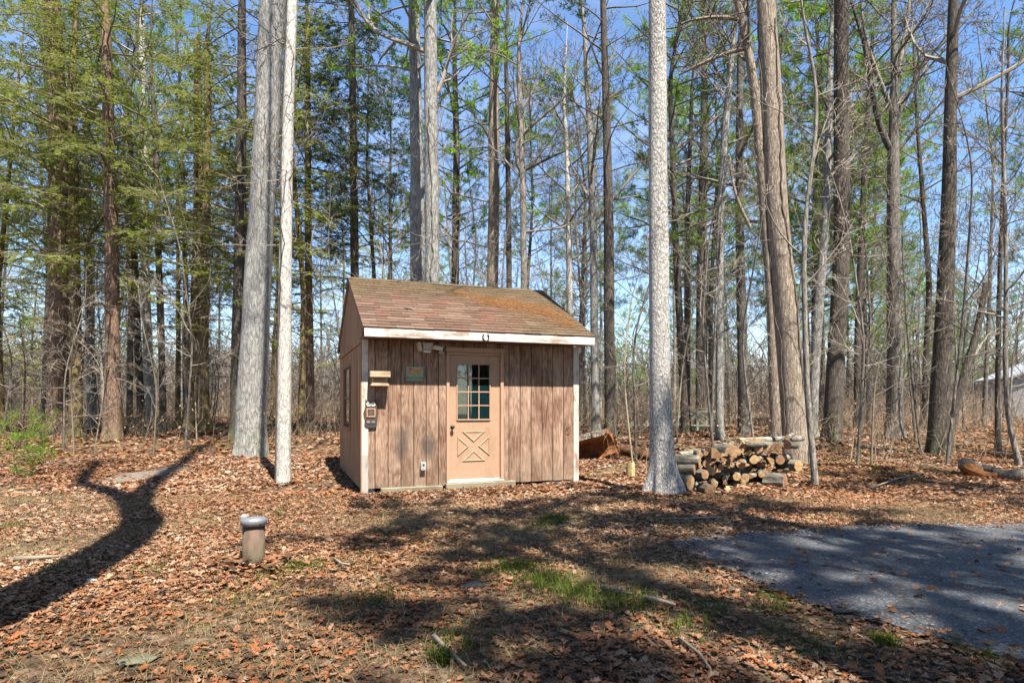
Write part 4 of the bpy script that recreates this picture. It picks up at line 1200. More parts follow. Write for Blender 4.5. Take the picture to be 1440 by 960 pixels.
# splintered chips in front of the stack
for k, (u, v, Ld) in enumerate(((1022, 690, 0.24), (1035, 684, 0.2), (1015, 680, 0.2), (1045, 688, 0.18), (1010, 697, 0.25))):
    p = pg(u, v); q = random.Random(40 + k); yaw = q.uniform(0, 3)
    b = MB(); w = q.uniform(0.03, 0.05)
    b.prism([(-Ld / 2, 0.0), (-Ld * 0.3, w), (Ld * 0.2, w * 0.8), (Ld / 2, 0.015), (Ld * 0.3, 0.0)], -w, w, 0, 0.2, Matrix.Rotation(yaw, 4, 'Z') @ Matrix.Rotation(q.uniform(-0.3, 0.5), 4, 'Y'))
    o = b.build('wood_chip', [M['split_face']]); o.location = p + Vector((0, 0, 0.02)); tag(o, 'pale splintered chip of wood on the leaves before the firewood stack', 'wood chip', 'wood chips before the stack')

M['rot_dark'] = bark('rot_dark', (0.04, 0.022, 0.014), (0.13, 0.06, 0.03), (0.24, 0.13, 0.07), 14, 0.6, 0.8, 0.02, vary=0.05)
# broken trunk section behind the right corner of the shed
A_, B_ = px(806, 629, 15.0), px(851, 620, 14.6)
zc = h1(B_.x, B_.y)
b = MB(); rl = random.Random(3)
d = (B_ - A_); Ld = d.length
prof = []
n = 16
for k in range(n): a = math.pi * (0.0 + 1.15 * k / (n - 1)) - 0.2; prof.append((0.40 * math.cos(a) * rl.uniform(0.95, 1.05), 0.34 * math.sin(a) * rl.uniform(0.95, 1.05)))
prof_in = [(x * 0.72, z * 0.70 - 0.02) for x, z in prof]
vs, fs, ms = [], [], []
ys = np.linspace(-Ld * 0.75, Ld * 0.45, 7)
rings_o, rings_i = [], []
for i_, y in enumerate(ys):
    k = 1 + rl.uniform(-0.05, 0.05)
    rings_o.append([(x * k, y + (rl.uniform(-0.05, 0.07) if i_ == 6 else 0), z * k) for x, z in prof])
    rings_i.append([(x * k, y, z * k) for x, z in prof_in])
for i_ in range(6):
    for k in range(n - 1):
        b.add([rings_o[i_][k], rings_o[i_][k + 1], rings_o[i_ + 1][k + 1], rings_o[i_ + 1][k]], [(0, 1, 2, 3)], 0)
        b.add([rings_i[i_][k], rings_i[i_ + 1][k], rings_i[i_ + 1][k + 1], rings_i[i_][k + 1]], [(0, 1, 2, 3)], 1, rl.uniform(0, 0.5))
    for k in (0, n - 1): b.add([rings_o[i_][k], rings_o[i_ + 1][k], rings_i[i_ + 1][k], rings_i[i_][k]], [(0, 1, 2, 3)], 1, 0.2)
for i_ in (0, 6):
    for k in range(n - 1): b.add([rings_o[i_][k], rings_o[i_][k + 1], rings_i[i_][k + 1], rings_i[i_][k]], [(0, 1, 2, 3)], 1, rl.uniform(0, 0.3))
o = b.build('broken_trunk', [M['old_log'], M['rot']], fix=False)
c0 = px(838, 633, 14.6); o.location = (c0.x, c0.y, h1(c0.x, c0.y) + 0.30)
ly = Vector((0.86, -0.42, 0.28)).normalized(); lz = Vector((0.1, 0.72, 0.68)); lx = ly.cross(lz).normalized(); lz = lx.cross(ly).normalized()
o.rotation_euler = Matrix((lx, ly, lz)).transposed().to_euler()
tag(o, 'large hollow broken trunk piece with orange rotten inside behind the shed corner', 'broken trunk')
c1, c2 = pg(858, 636), pg(930, 652)
stick('fallen_log', [c1 + Vector((-0.3, 0.2, 0.15)), c1.lerp(c2, 0.4) + Vector((0, 0, 0.12)), c2 + Vector((0, 0, 0.10)), c2 + Vector((1.2, 0.3, 0.05))], [0.13, 0.12, 0.10, 0.08], M['rot_dark'], 'dark reddish fallen log running from the broken trunk towards the pale tree', 'log', s=14)
p = pg(840, 640); stick('stick', [p, p + Vector((0.02, 0.1, 0.35)), p + Vector((0.0, 0.2, 0.62))], [0.02, 0.018, 0.012], M['twig'], 'pale stick leaning upright against the hollow broken trunk')
# yellowish stump stake
p = pg(887, 671)
b = MB(); q = random.Random(8); n = 12
pr = [(0.085 * (1 + q.uniform(-0.15, 0.15)) * math.cos(2 * math.pi * k / n), 0.085 * (1 + q.uniform(-0.15, 0.15)) * math.sin(2 * math.pi * k / n)) for k in range(n)]
top = [0.27 + q.uniform(-0.03, 0.05) for _ in range(n)]
lo = [(x * 1.1, y * 1.1, -0.05) for x, y in pr]; hi = [(x, y, z) for (x, y), z in zip(pr, top)]
for k in range(n):
    k2 = (k + 1) % n
    b.add([lo[k], lo[k2], hi[k2], hi[k]], [(0, 1, 2, 3)], 1 if 6 <= k <= 10 else 0, 0.1)
b.add([(0, 0, 0.26)] + hi, [(0, 1 + k, 1 + (k + 1) % n) for k in range(n)], 1, 0.2)
M['moss_wood'] = plain('yellowed_stump_wood', (0.44, 0.36, 0.16), 0.9, n=14, amt=0.4)
o = b.build('stump', [M['bark_tan'], M['moss_wood']]); o.location = p
tag(o, 'short yellowish split stump standing left of the pale tree', 'stump')
# rotten log at the right edge
t = None
P0, P1, P2, P3 = pg(1352, 668), pg(1388, 672), pg(1430, 676), pg(1500, 678)
lg = MB()
lg.tube([P1 + Vector((-0.08, 0, 0.20)), P1 + Vector((0.1, 0, 0.14)), P1.lerp(P2, 0.6) + Vector((0, 0, 0.08)), P2 + Vector((0, 0, 0.10)), P3 + Vector((0, 0, 0.10)), P3 + Vector((1.5, 0.3, 0.06))], [0.06, 0.08, 0.10, 0.12, 0.13, 0.12], 14)
lgo = empty('fallen_log', P1, 0, 'pale fallen log with a torn red rotten butt at the right edge of the clearing', 'log')
o = lg.build('stem', [M['old_log']], lgo, True); o.matrix_parent_inverse = Matrix.Translation(-P1)
bt_ = MB(); q = random.Random(21)
n = 12; L_ = (P1 - P0).length + 0.15
for i_ in range(3):
    pts_, rad_ = [], []
    d0 = Vector((q.uniform(-0.05, 0.05), q.uniform(-0.1, 0.1), 0))
    for k in range(7):
        f = k / 6
        p = P0.lerp(P1, f * 1.25) + d0 + Vector((0, q.uniform(-0.03, 0.03), 0.20 - 0.10 * f - 0.05 * i_ + 0.04 * math.sin(f * 5 + i_ * 2)))
        pts_.append(p); rad_.append((0.05 + 0.08 * math.sin(math.pi * min(1, f + 0.15))) * q.uniform(0.75, 1.2))
    bt_.tube(pts_, rad_, 9, 1 if i_ else 0)
o = bt_.build('butt', [M['old_log'], M['rot']], lgo, False); o.matrix_parent_inverse = Matrix.Translation(-P1)

# stones and sticks on the ground
def stone(u, v, r, label, mat=M['stone'], flat=0.55, seed=0):
    bm = bmesh.new(); bmesh.ops.create_icosphere(bm, subdivisions=3, radius=r)
    q = np.random.default_rng(seed); k = q.normal(0, 1, (4, 3)) * 2.2 / r; ph = q.uniform(0, 6, 4)
    for w_ in bm.verts:
        s_ = 1 + sum(0.10 * math.sin(w_.co.dot(Vector(kk)) + p_) for kk, p_ in zip(k, ph))
        w_.co = Vector((w_.co.x * 1.3 * s_, w_.co.y * s_, w_.co.z * flat * s_))
    me = bpy.data.meshes.new('stone'); bm.to_mesh(me); bm.free()
    me.polygons.foreach_set('use_smooth', [True] * len(me.polygons))
    o = link('stone', me, mat); o.location = pg(u, v) + Vector((0, 0, r * 0.2))
    return tag(o, label, 'stone')
stone(128, 818, 0.035, 'small pale stone lying in the tree shadow on the left', seed=1)
M['moss_stone'] = plain('mossy_stone', (0.13, 0.125, 0.075), 0.9, n=8, amt=0.4)
stone(192, 934, 0.075, 'flat mossy stone at the bottom left of the photo', M['moss_stone'], 0.16, seed=2)
stone(665, 826, 0.06, 'dark grey stone half buried in front of the shed', plain('dark_stone', (0.06, 0.058, 0.055), 0.8, n=9), 0.4, seed=3)
def ground_stick(pix, r0_, label, mat=M['twig'], lift=0.035):
    pts = [pg(u, v) + Vector((0, 0, lift)) for u, v in pix]
    n = len(pts)
    return stick('stick', pts, [r0_ * (1 - 0.6 * k / (n - 1)) for k in range(n)], mat, label)
ground_stick([(1015, 731), (985, 732), (958, 734), (925, 733)], 0.016, 'pale straight stick lying at the tip of the driveway')
ground_stick([(1118, 740), (1090, 738), (1062, 735), (1040, 730)], 0.018, 'dark crooked stick lying along the far edge of the driveway', M['twig_dark'])
ground_stick([(20, 792), (50, 790), (95, 787)], 0.028, 'thick tan stick on the sunny leaves near the left edge', M['twig_dead'])
ground_stick([(846, 833), (868, 838), (890, 842)], 0.022, 'grey broken branch piece beside the green grass', M['old_log'])
ground_stick([(905, 846), (930, 852), (950, 858)], 0.02, 'curved mossy stick right of the grass patch', M['twig_dead'])
ground_stick([(470, 792), (480, 797), (492, 800)], 0.014, 'short white twig on the leaves in the sun', M['twig'])
ground_stick([(60, 655), (120, 648), (175, 640)], 0.02, 'thin branch lying on the ground by the red-barked tree', M['twig'])
ground_stick([(955, 905), (985, 930), (1000, 955)], 0.012, 'long thin twig in the shade at the bottom of the photo', M['twig_dead'])
ground_stick([(610, 905), (630, 925), (655, 948)], 0.018, 'green-brown dead stalk in the foreground leaves', M['twig_dead'])
ground_stick([(740, 760), (790, 772), (850, 783)], 0.010, 'slender dark twig in the shade before the shed', M['twig_dark'])
ground_stick([(1180, 640), (1230, 652), (1290, 648)], 0.022, 'fallen grey branch in front of the dark trunk on the right', M['twig'], 0.06)
ground_stick([(1225, 690), (1265, 676), (1300, 668)], 0.016, 'fallen twig in the brush between the two dark trunks', M['twig'], 0.05)
# bright grass tuft by the driveway
for k, (u, v, n_, hgt, lab) in enumerate(((1243, 908, 260, 0.10, 'bright green grass tuft at the lower edge of the driveway'), (1090, 862, 110, 0.06, 'smaller green tuft where the driveway edge bends'), (620, 935, 90, 0.16, 'tuft of long drooping green blades in the bottom foreground'))):
    p = pg(u, v)
    bv, bq, bt, ba = blades(np.clip(rs.normal(0, 0.03, n_), -.06, .06), np.clip(rs.normal(0, 0.03, n_), -.06, .06), hgt * 0.5, hgt, 0.003, 0.7, np.zeros(n_))
    o = link('grass_tuft', np_mesh('grass_tuft', bv, [(bq, 0), (bt, 0)], False, ba), M['grass']); o.location = p
    tag(o, lab, 'grass tuft')

# ------------------------------------------------------------------ far structures
# footbridge with white-green railing behind the firewood
Yb = 24.0
a0, a1 = px(893, 600, Yb), px(1012, 602, Yb)
t = empty('footbridge', (a0.x, a0.y, h1((a0.x + a1.x) / 2, Yb)), 0.05, 'low greenish wooden footbridge with a railing behind the firewood', 'footbridge')
Lb = a1.x - a0.x
zb = CAMH - (603 - HZ) / FP * Yb - t.location.z
b = MB(); b.box(0, Lb, 0.06, 1.2, zb, zb + 0.09)
for k in range(24): b.box(k * Lb / 24 + 0.005, (k + 1) * Lb / 24 - 0.005, 0.0, 1.25, zb + 0.092, zb + 0.12)
b.build('deck', [M['deck_wood']], t)
for yy in (0.0, 1.2):
    b = MB(); b.box(0, Lb, yy - 0.03, yy + 0.06, zb + 0.64, zb + 0.70); rl_ = b.build('top_rail', [M['deck_wood']], t)
    for k in range(5):
        x = k * Lb / 4
        b = MB(); b.box(x - 0.045, x + 0.045, yy - 0.045, yy - 0.031 + 0.02, -0.3 if yy == 0 else zb, zb + 0.64); b.build('post', [M['deck_wood']], t)
    for k in range(4):
        x0_, x1_ = k * Lb / 4 + 0.06, (k + 1) * Lb / 4 - 0.06
        if k % 2: x0_, x1_ = x1_, x0_
        b = MB(); b.tube([(x0_, yy, zb + 0.14), (x1_, yy, zb + 0.62)], 0.03, 6); b.build('brace', [M['deck_wood']], t)
# grey house among the trees at the far right
Yh = 46.0
c = px(1424, 600, Yh)
t = empty('house', (c.x, c.y, h1(c.x, c.y)), R(-22), 'low grey house with a pale roof half hidden by brush at the right edge', 'house')
M['house_wall'] = plain('grey_house_siding', (0.25, 0.27, 0.29), 0.7, n=3, amt=0.1)
M['house_roof'] = plain('pale_house_roof', (0.33, 0.36, 0.40), 0.8, n=3, amt=0.15)
b = MB(); b.box(0, 9, 0, 7, -0.3, 2.9); b.build('wall', [M['house_wall']], t)
b = MB(); b.prism([(-0.4, 2.85), (4.5, 5.0), (9.4, 2.85), (9.4, 3.0), (4.5, 5.18), (-0.4, 3.0)], -0.5, 7.5, 0, 0, Matrix.Translation((0, 0, 0)))
b.add([(0.05, 0.02, 2.9), (8.95, 0.02, 2.9), (4.5, 0.02, 4.85)], [(0, 1, 2)], 1)
b.build('roof', [M['house_roof'], M['house_wall']], t, fix=False)
for x in (1.2, 4.2):
    b = MB()
    for (q0, q1, q2, q3) in ((x, x + 1.1, 0.9, 1.0), (x, x + 1.1, 2.1, 2.2), (x, x + 0.1, 1.0, 2.1), (x + 1.0, x + 1.1, 1.0, 2.1)): b.box(q0, q1, -0.06, -0.002, q2, q3)
    w_ = b.build('window', [M['white_paint']], t)
    b = MB(); b.box(x + 0.1, x + 1.0, -0.03, -0.003, 1.0, 2.1); b.build('pane', [plain('dark_window_pane', (0.03, 0.04, 0.05), 0.1)], w_)

# ------------------------------------------------------------------ trees
def interp_path(ctrl, step=0.16):
    """ctrl: list of (x,y,z,r) from the base up -> smooth resampled path"""
    C_ = np.array(ctrl, float)
    L = np.concatenate([[0], np.cumsum(np.linalg.norm(np.diff(C_[:, :3], axis=0), axis=1))])
    n = max(6, min(130, int(L[-1] / step)))
    s = np.linspace(0, L[-1], n)
    P = np.stack([np.interp(s, L, C_[:, k]) for k in range(4)], 1)
    w = max(1, int(0.5 / step))
    for _ in range(2):
        Q = P.copy()
        for k in range(1, n - 1):
            a, b = max(0, k - w), min(n, k + w + 1)
            m = min(k - a, b - 1 - k)
            Q[k, :3] = P[k - m:k + m + 1, :3].mean(0)
        P = Q
    return P

def trunk_mesh(P, seed, sides=18, flare=0.9, flen=0.22, lump=0.05, lobes=5, ridges=0.0):
    q = np.random.default_rng(seed)
    n = len(P)
    th = np.arange(sides) * 2 * np.pi / sides
    zz = np.concatenate([[0], np.cumsum(np.linalg.norm(np.diff(P[:, :3], axis=0), axis=1))])
    r = P[:, 3][:, None] * np.ones((1, sides))
    ph = q.uniform(0, 6.28, 8)
    k = np.zeros((n, sides))
    for i in range(6):
        f = q.integers(1, 5); k += np.sin(f * th[None] + ph[i] + zz[:, None] * q.uniform(-2.2, 2.2)) / 6
    r *= 1 + lump * 2.2 * k
    if ridges:
        k2 = np.sin(9 * th[None] + 1.5 * np.sin(zz[:, None] * 1.3 + ph[6])) * 0.5 + np.sin(14 * th[None] + 2 * np.sin(zz[:, None] * 0.9 + ph[7]))
        r *= 1 + ridges * k2
    lob = 0.5 + 0.5 * np.cos(lobes * th + ph[7]) + 0.35 * np.cos((lobes - 2) * th + ph[6])
    rb = P[0, 3]
    r += rb * flare * np.exp(-zz[:, None] / max(flen, 0.6 * rb)) * np.maximum(lob, 0.1)[None]
    T = np.gradient(P[:, :3], axis=0); T /= np.linalg.norm(T, axis=1, keepdims=True)
    A = np.cross(T, np.array([0, 1.0, 0])); A /= np.linalg.norm(A, axis=1, keepdims=True)
    B = np.cross(T, A)
    V = P[:, None, :3] + r[:, :, None] * (np.cos(th)[None, :, None] * A[:, None] + np.sin(th)[None, :, None] * B[:, None])
    V[0, :, 2] -= 0.25
    i = np.arange(n - 1)[:, None]; j = np.arange(sides)[None]
    F = np.stack([i * sides + j, (i + 1) * sides + j, (i + 1) * sides + (j + 1) % sides, i * sides + (j + 1) % sides], -1).reshape(-1, 4)
    return V.reshape(-1, 3), F

def vadd(a, b, k=1.0): return (a[0] + b[0] * k, a[1] + b[1] * k, a[2] + b[2] * k)
def vnorm(a):
    l = math.sqrt(a[0] * a[0] + a[1] * a[1] + a[2] * a[2]) or 1e-9
    return (a[0] / l, a[1] / l, a[2] / l)
def vperp(d, q):
    r_ = vnorm((q.gauss(0, 1), q.gauss(0, 1), q.gauss(0, 1)))
    c = d[0] * r_[0] + d[1] * r_[1] + d[2] * r_[2]
    return vnorm((r_[0] - c * d[0], r_[1] - c * d[1], r_[2] - c * d[2]))

def grow(T, q, p, d, L, r, lvl, cfg):
    n = cfg['n'][lvl]; st = L / n
    pts, rad = [p], [r]
    up = cfg['up'][lvl]; w = cfg['wig'][lvl]
    for k in range(n):
        d = vnorm((d[0] + q.gauss(0, w), d[1] + q.gauss(0, w), d[2] + q.gauss(0, w) + up / n))
        p = vadd(p, d, st); pts.append(p)
        rad.append(max(cfg['rmin'], r * (1 - 0.78 * (k + 1) / n)))
    T.add(pts, rad, 6 if r > 0.03 else (4 if r > 0.012 else 3))
    if lvl + 1 < len(cfg['n']):
        c = cfg['kids'][lvl]; m = int(c) + (q.random() < c - int(c))
        for k in range(m):
            f = 0.22 + 0.78 * (k + q.random()) / m
            i = min(n - 1, int(f * n)); g = f * n - i
            pp_ = tuple(pts[i][a] + (pts[i + 1][a] - pts[i][a]) * min(g, 1) for a in range(3))
            dd = vnorm(tuple(pts[i + 1][a] - pts[i][a] for a in range(3)))
            an = R(q.uniform(*cfg['ang']))
            e = vperp(dd, q)
            nd = vnorm(vadd(tuple(x * math.cos(an) for x in dd), e, math.sin(an)))
            grow(T, q, pp_, nd, L * q.uniform(*cfg['len']) * (1.15 - 0.5 * f), max(cfg['rmin'], rad[i] * 0.6), lvl + 1, cfg)

BARE = dict(n=[7, 5, 4, 3], kids=[6, 5, 3.2], up=[0.35, 0.35, 0.3, 0.2], wig=[0.11, 0.14, 0.17, 0.2], len=(0.35, 0.62), ang=(28, 58), rmin=0.0045)
def path_at(P, f):
    x = f * (len(P) - 1); i = min(len(P) - 2, int(x)); g = x - i
    return tuple(P[i, :3] + (P[i + 1, :3] - P[i, :3]) * g), float(P[i, 3] + (P[i + 1, 3] - P[i, 3]) * g)
def crown_bare(P, q, T, z0, n, L, cfg=BARE, el=(15, 60), rk=0.45, azim=None):
    """bare limbs along the path from fraction z0 up"""
    for k in range(n):
        f = z0 + (1 - z0) * (k + q.random()) / n
        p, r = path_at(P, min(f, 0.995))
        a = k * 2.4 + q.uniform(-0.6, 0.6) if azim is None else q.uniform(*azim)
        e = R(q.uniform(*el))
        d = (math.cos(a) * math.cos(e), math.sin(a) * math.cos(e), math.sin(e))
        ll = L * (1.15 - 0.6 * (f - z0) / (1 - z0 + 1e-6)) * q.uniform(0.6, 1.15)
        grow(T, q, p, d, ll, max(0.01, min(r * rk, 0.028 * ll)), 0, cfg)

class Leafy:
    """thin triangles: base point, direction, length, half width, tint"""
    def __init__(self): self.b, self.d, self.s, self.l, self.w, self.t = [], [], [], [], [], []
    def add(self, b, d, s, l, w, t): self.b.append(b); self.d.append(d); self.s.append(s); self.l.append(l); self.w.append(w); self.t.append(t)
    def arrays(self):
        if not self.b: return np.zeros((0, 3)), np.zeros((0, 3), int), np.zeros(0)
        b, d, s = np.concatenate(self.b), np.concatenate(self.d), np.concatenate(self.s)
        l, w, t = np.concatenate(self.l)[:, None], np.concatenate(self.w)[:, None], np.concatenate(self.t)
        d = d / (np.linalg.norm(d, axis=1, keepdims=True) + 1e-9); s = s / (np.linalg.norm(s, axis=1, keepdims=True) + 1e-9)
        m = b + d * l * 0.55
        V = np.stack([b, m - s * w, b + d * l, m + s * w], 1).reshape(-1, 3)
        return V, np.arange(len(V)).reshape(-1, 4), np.repeat(t, 4)

def spray(Lf, q, p0, p1, up, ln, w, step, base):
    """flat hemlock spray along a twig"""
    p0, p1 = np.array(p0), np.array(p1)
    L = np.linalg.norm(p1 - p0)
    n = max(3, int(L / step))
    d = (p1 - p0) / (L + 1e-9)
    s = np.cross(d, up); s /= np.linalg.norm(s) + 1e-9
    nn = np.cross(s, d)
    f = q.uniform(0.05, 1, n); sg = np.where(np.arange(n) % 2, 1, -1)[:, None]
    dirs = d * q.uniform(0.4, 0.9, (n, 1)) + s * sg * q.uniform(0.5, 1.0, (n, 1)) + q.normal(0, 0.18, (n, 3))
    pos = p0 + d * (f * L)[:, None]
    wid = s * 0.0 + np.cross(dirs, nn + q.normal(0, 0.35, (n, 3)))
    Lf.add(pos, dirs, wid, ln * (1.1 - 0.6 * f) * q.uniform(0.7, 1.2, n), np.full(n, w), np.clip(base + q.normal(0, 0.15, n), 0, 1))

def crown_hemlock(P, seed, T, Lf, f0, flive, n, L, ln=0.11, w=0.013, step=0.018, dead=0.12, live=0.85, droop=-0.35):
    q = random.Random(seed); g = np.random.default_rng(seed)
    for k in range(n):
        f = f0 + (1 - f0) * (k + q.random()) / n
        p, r = path_at(P, min(f, 0.99))
        a = k * 2.4 + q.uniform(-0.7, 0.7)
        alive = f > flive or q.random() < dead
        prof = L * (0.45 + 0.75 * math.sin(math.pi * min(1, 0.25 + 0.75 * (f - f0) / (1 - f0)))) * q.uniform(0.65, 1.15)
        if f < flive: prof *= 0.75
        e = R(q.uniform(-8, 28))
        d = (math.cos(a) * math.cos(e), math.sin(a) * math.cos(e), math.sin(e))
        m = 8; st = prof / m
        pts, rad = [p], [max(0.008, 0.011 * prof)]
        r0 = rad[0]
        for i in range(m):
            d = vnorm((d[0] + q.gauss(0, 0.07), d[1] + q.gauss(0, 0.07), d[2] + q.gauss(0, 0.06) + droop / m))
            p = vadd(p, d, st); pts.append(p); rad.append(max(0.004, r0 * (1 - 0.85 * (i + 1) / m)))
        T.add(pts, rad, 4)
        sd = vnorm((-d[1], d[0], 0))
        ns = int(prof / 0.16)
        for i in range(ns):
            ff = 0.15 + 0.85 * (i + q.random()) / ns
            x = ff * m; j = min(m - 1, int(x))
            b0 = tuple(pts[j][c] + (pts[j + 1][c] - pts[j][c]) * (x - j) for c in range(3))
            sg = 1 if i % 2 else -1
            dd = vnorm(tuple((pts[j + 1][c] - pts[j][c]) / st * 0.65 + sd[c] * sg * q.uniform(0.5, 0.95) + q.gauss(0, 0.12) + (-0.12 if c == 2 else 0) for c in range(3)))
            sl = prof * q.uniform(0.16, 0.34) * (1.1 - 0.65 * ff)
            b1 = vadd(b0, dd, sl * 0.5); b2 = vadd(vadd(b1, dd, sl * 0.5), (q.gauss(0, 0.08), q.gauss(0, 0.08), -0.1), sl)
            T.add([b0, b1, b2], [0.006, 0.0045, 0.003], 3)
            kids = [(b0, b1), (b1, b2)]
            for _ in range(2 if alive else 1):
                h = q.random(); c0 = vadd(b0, (b2[0] - b0[0], b2[1] - b0[1], b2[2] - b0[2]), 0.3 + 0.6 * h)
                cd = vnorm(vadd(dd, vperp(dd, q), 0.8)); c2 = vadd(c0, cd, sl * 0.45)
                T.add([c0, vadd(c0, cd, sl * 0.22), c2], [0.004, 0.0035, 0.0025], 3)
                kids.append((c0, c2))
            if alive and q.random() < live:
                tone = q.uniform(0.25, 0.7)
                for s0_, s1_ in kids: spray(Lf, g, s0_, s1_, np.array([0, 0, 1.0]), ln, w, step, tone)

def crown_pine(P, seed, T, Lf, f0, n, L, ln=0.16, w=0.010, tufts=4, per=12, up=0.35, sparse=1.0, el=(5, 45)):
    q = random.Random(seed); g = np.random.default_rng(seed)
    for k in range(n):
        f = f0 + (1 - f0) * (k + q.random()) / n
        p, r = path_at(P, min(f, 0.99))
        a = k * 2.4 + q.uniform(-0.8, 0.8)
        fr = (f - f0) / (1 - f0)
        bl = L * (0.55 + 0.6 * math.sin(math.pi * min(1, 0.3 + 0.7 * fr))) * q.uniform(0.6, 1.15)
        e = R(q.uniform(*el))
        d = (math.cos(a) * math.cos(e), math.sin(a) * math.cos(e), math.sin(e))
        m = 6; st = bl / m; pts = [p]; r0 = 0.012 * bl + 0.006; rad = [r0]
        for i in range(m):
            d = vnorm((d[0] + q.gauss(0, 0.1), d[1] + q.gauss(0, 0.1), d[2] + q.gauss(0, 0.08) + (up if i > 2 else -up * 0.5) / m))
            p = vadd(p, d, st); pts.append(p); rad.append(max(0.006, r0 * (1 - 0.8 * (i + 1) / m)))
        T.add(pts, rad, 4)
        if q.random() > sparse: continue
        tone = q.uniform(0.25, 0.6)
        for i in range(int(4 + bl * 2.2)):
            ff = 0.3 + 0.7 * q.random(); x = ff * m; j = min(m - 1, int(x))
            b0 = tuple(pts[j][c] + (pts[j + 1][c] - pts[j][c]) * (x - j) for c in range(3))
            dd = vnorm(tuple((pts[j + 1][c] - pts[j][c]) / st for c in range(3)))
            dd = vnorm(vadd(dd, vperp(dd, q), q.uniform(0.4, 1.1)))
            sl = bl * q.uniform(0.12, 0.3); b1 = vadd(b0, dd, sl)
            T.add([b0, vadd(b0, dd, sl * 0.5), b1], [0.007, 0.006, 0.005], 3)
            for h in range(tufts):
                c0 = np.array(vadd(b0, dd, sl * (0.35 + 0.65 * (h + q.random()) / tufts))) + g.normal(0, 0.05, 3)
                u = g.normal(0, 1, (per, 3)) + np.array(dd) * 1.1 + np.array([0, 0, 0.35])
                Lf.add(np.repeat(c0[None], per, 0), u, g.normal(0, 1, (per, 3)), ln * g.uniform(0.6, 1.15, per), np.full(per, w), np.clip(tone + g.normal(0, 0.2, per), 0, 1))

def crown_obj(T, Lf, name, mtwig, mleaf, parent):
    faces, Vs, tt, off = [], [], [], 0
    if T.g:
        v, f = T.arrays(); Vs.append(v); faces.append((f, 0)); tt.append(np.full(len(v), 0.5)); off = len(v)
    if Lf is not None and Lf.b:
        v, f, t = Lf.arrays(); Vs.append(v); faces.append((f + off, 1)); tt.append(t)
    return link(name, np_mesh(name, np.concatenate(Vs), faces, False, np.concatenate(tt)), [mtwig, mleaf] if Lf is not None else [mtwig], parent)

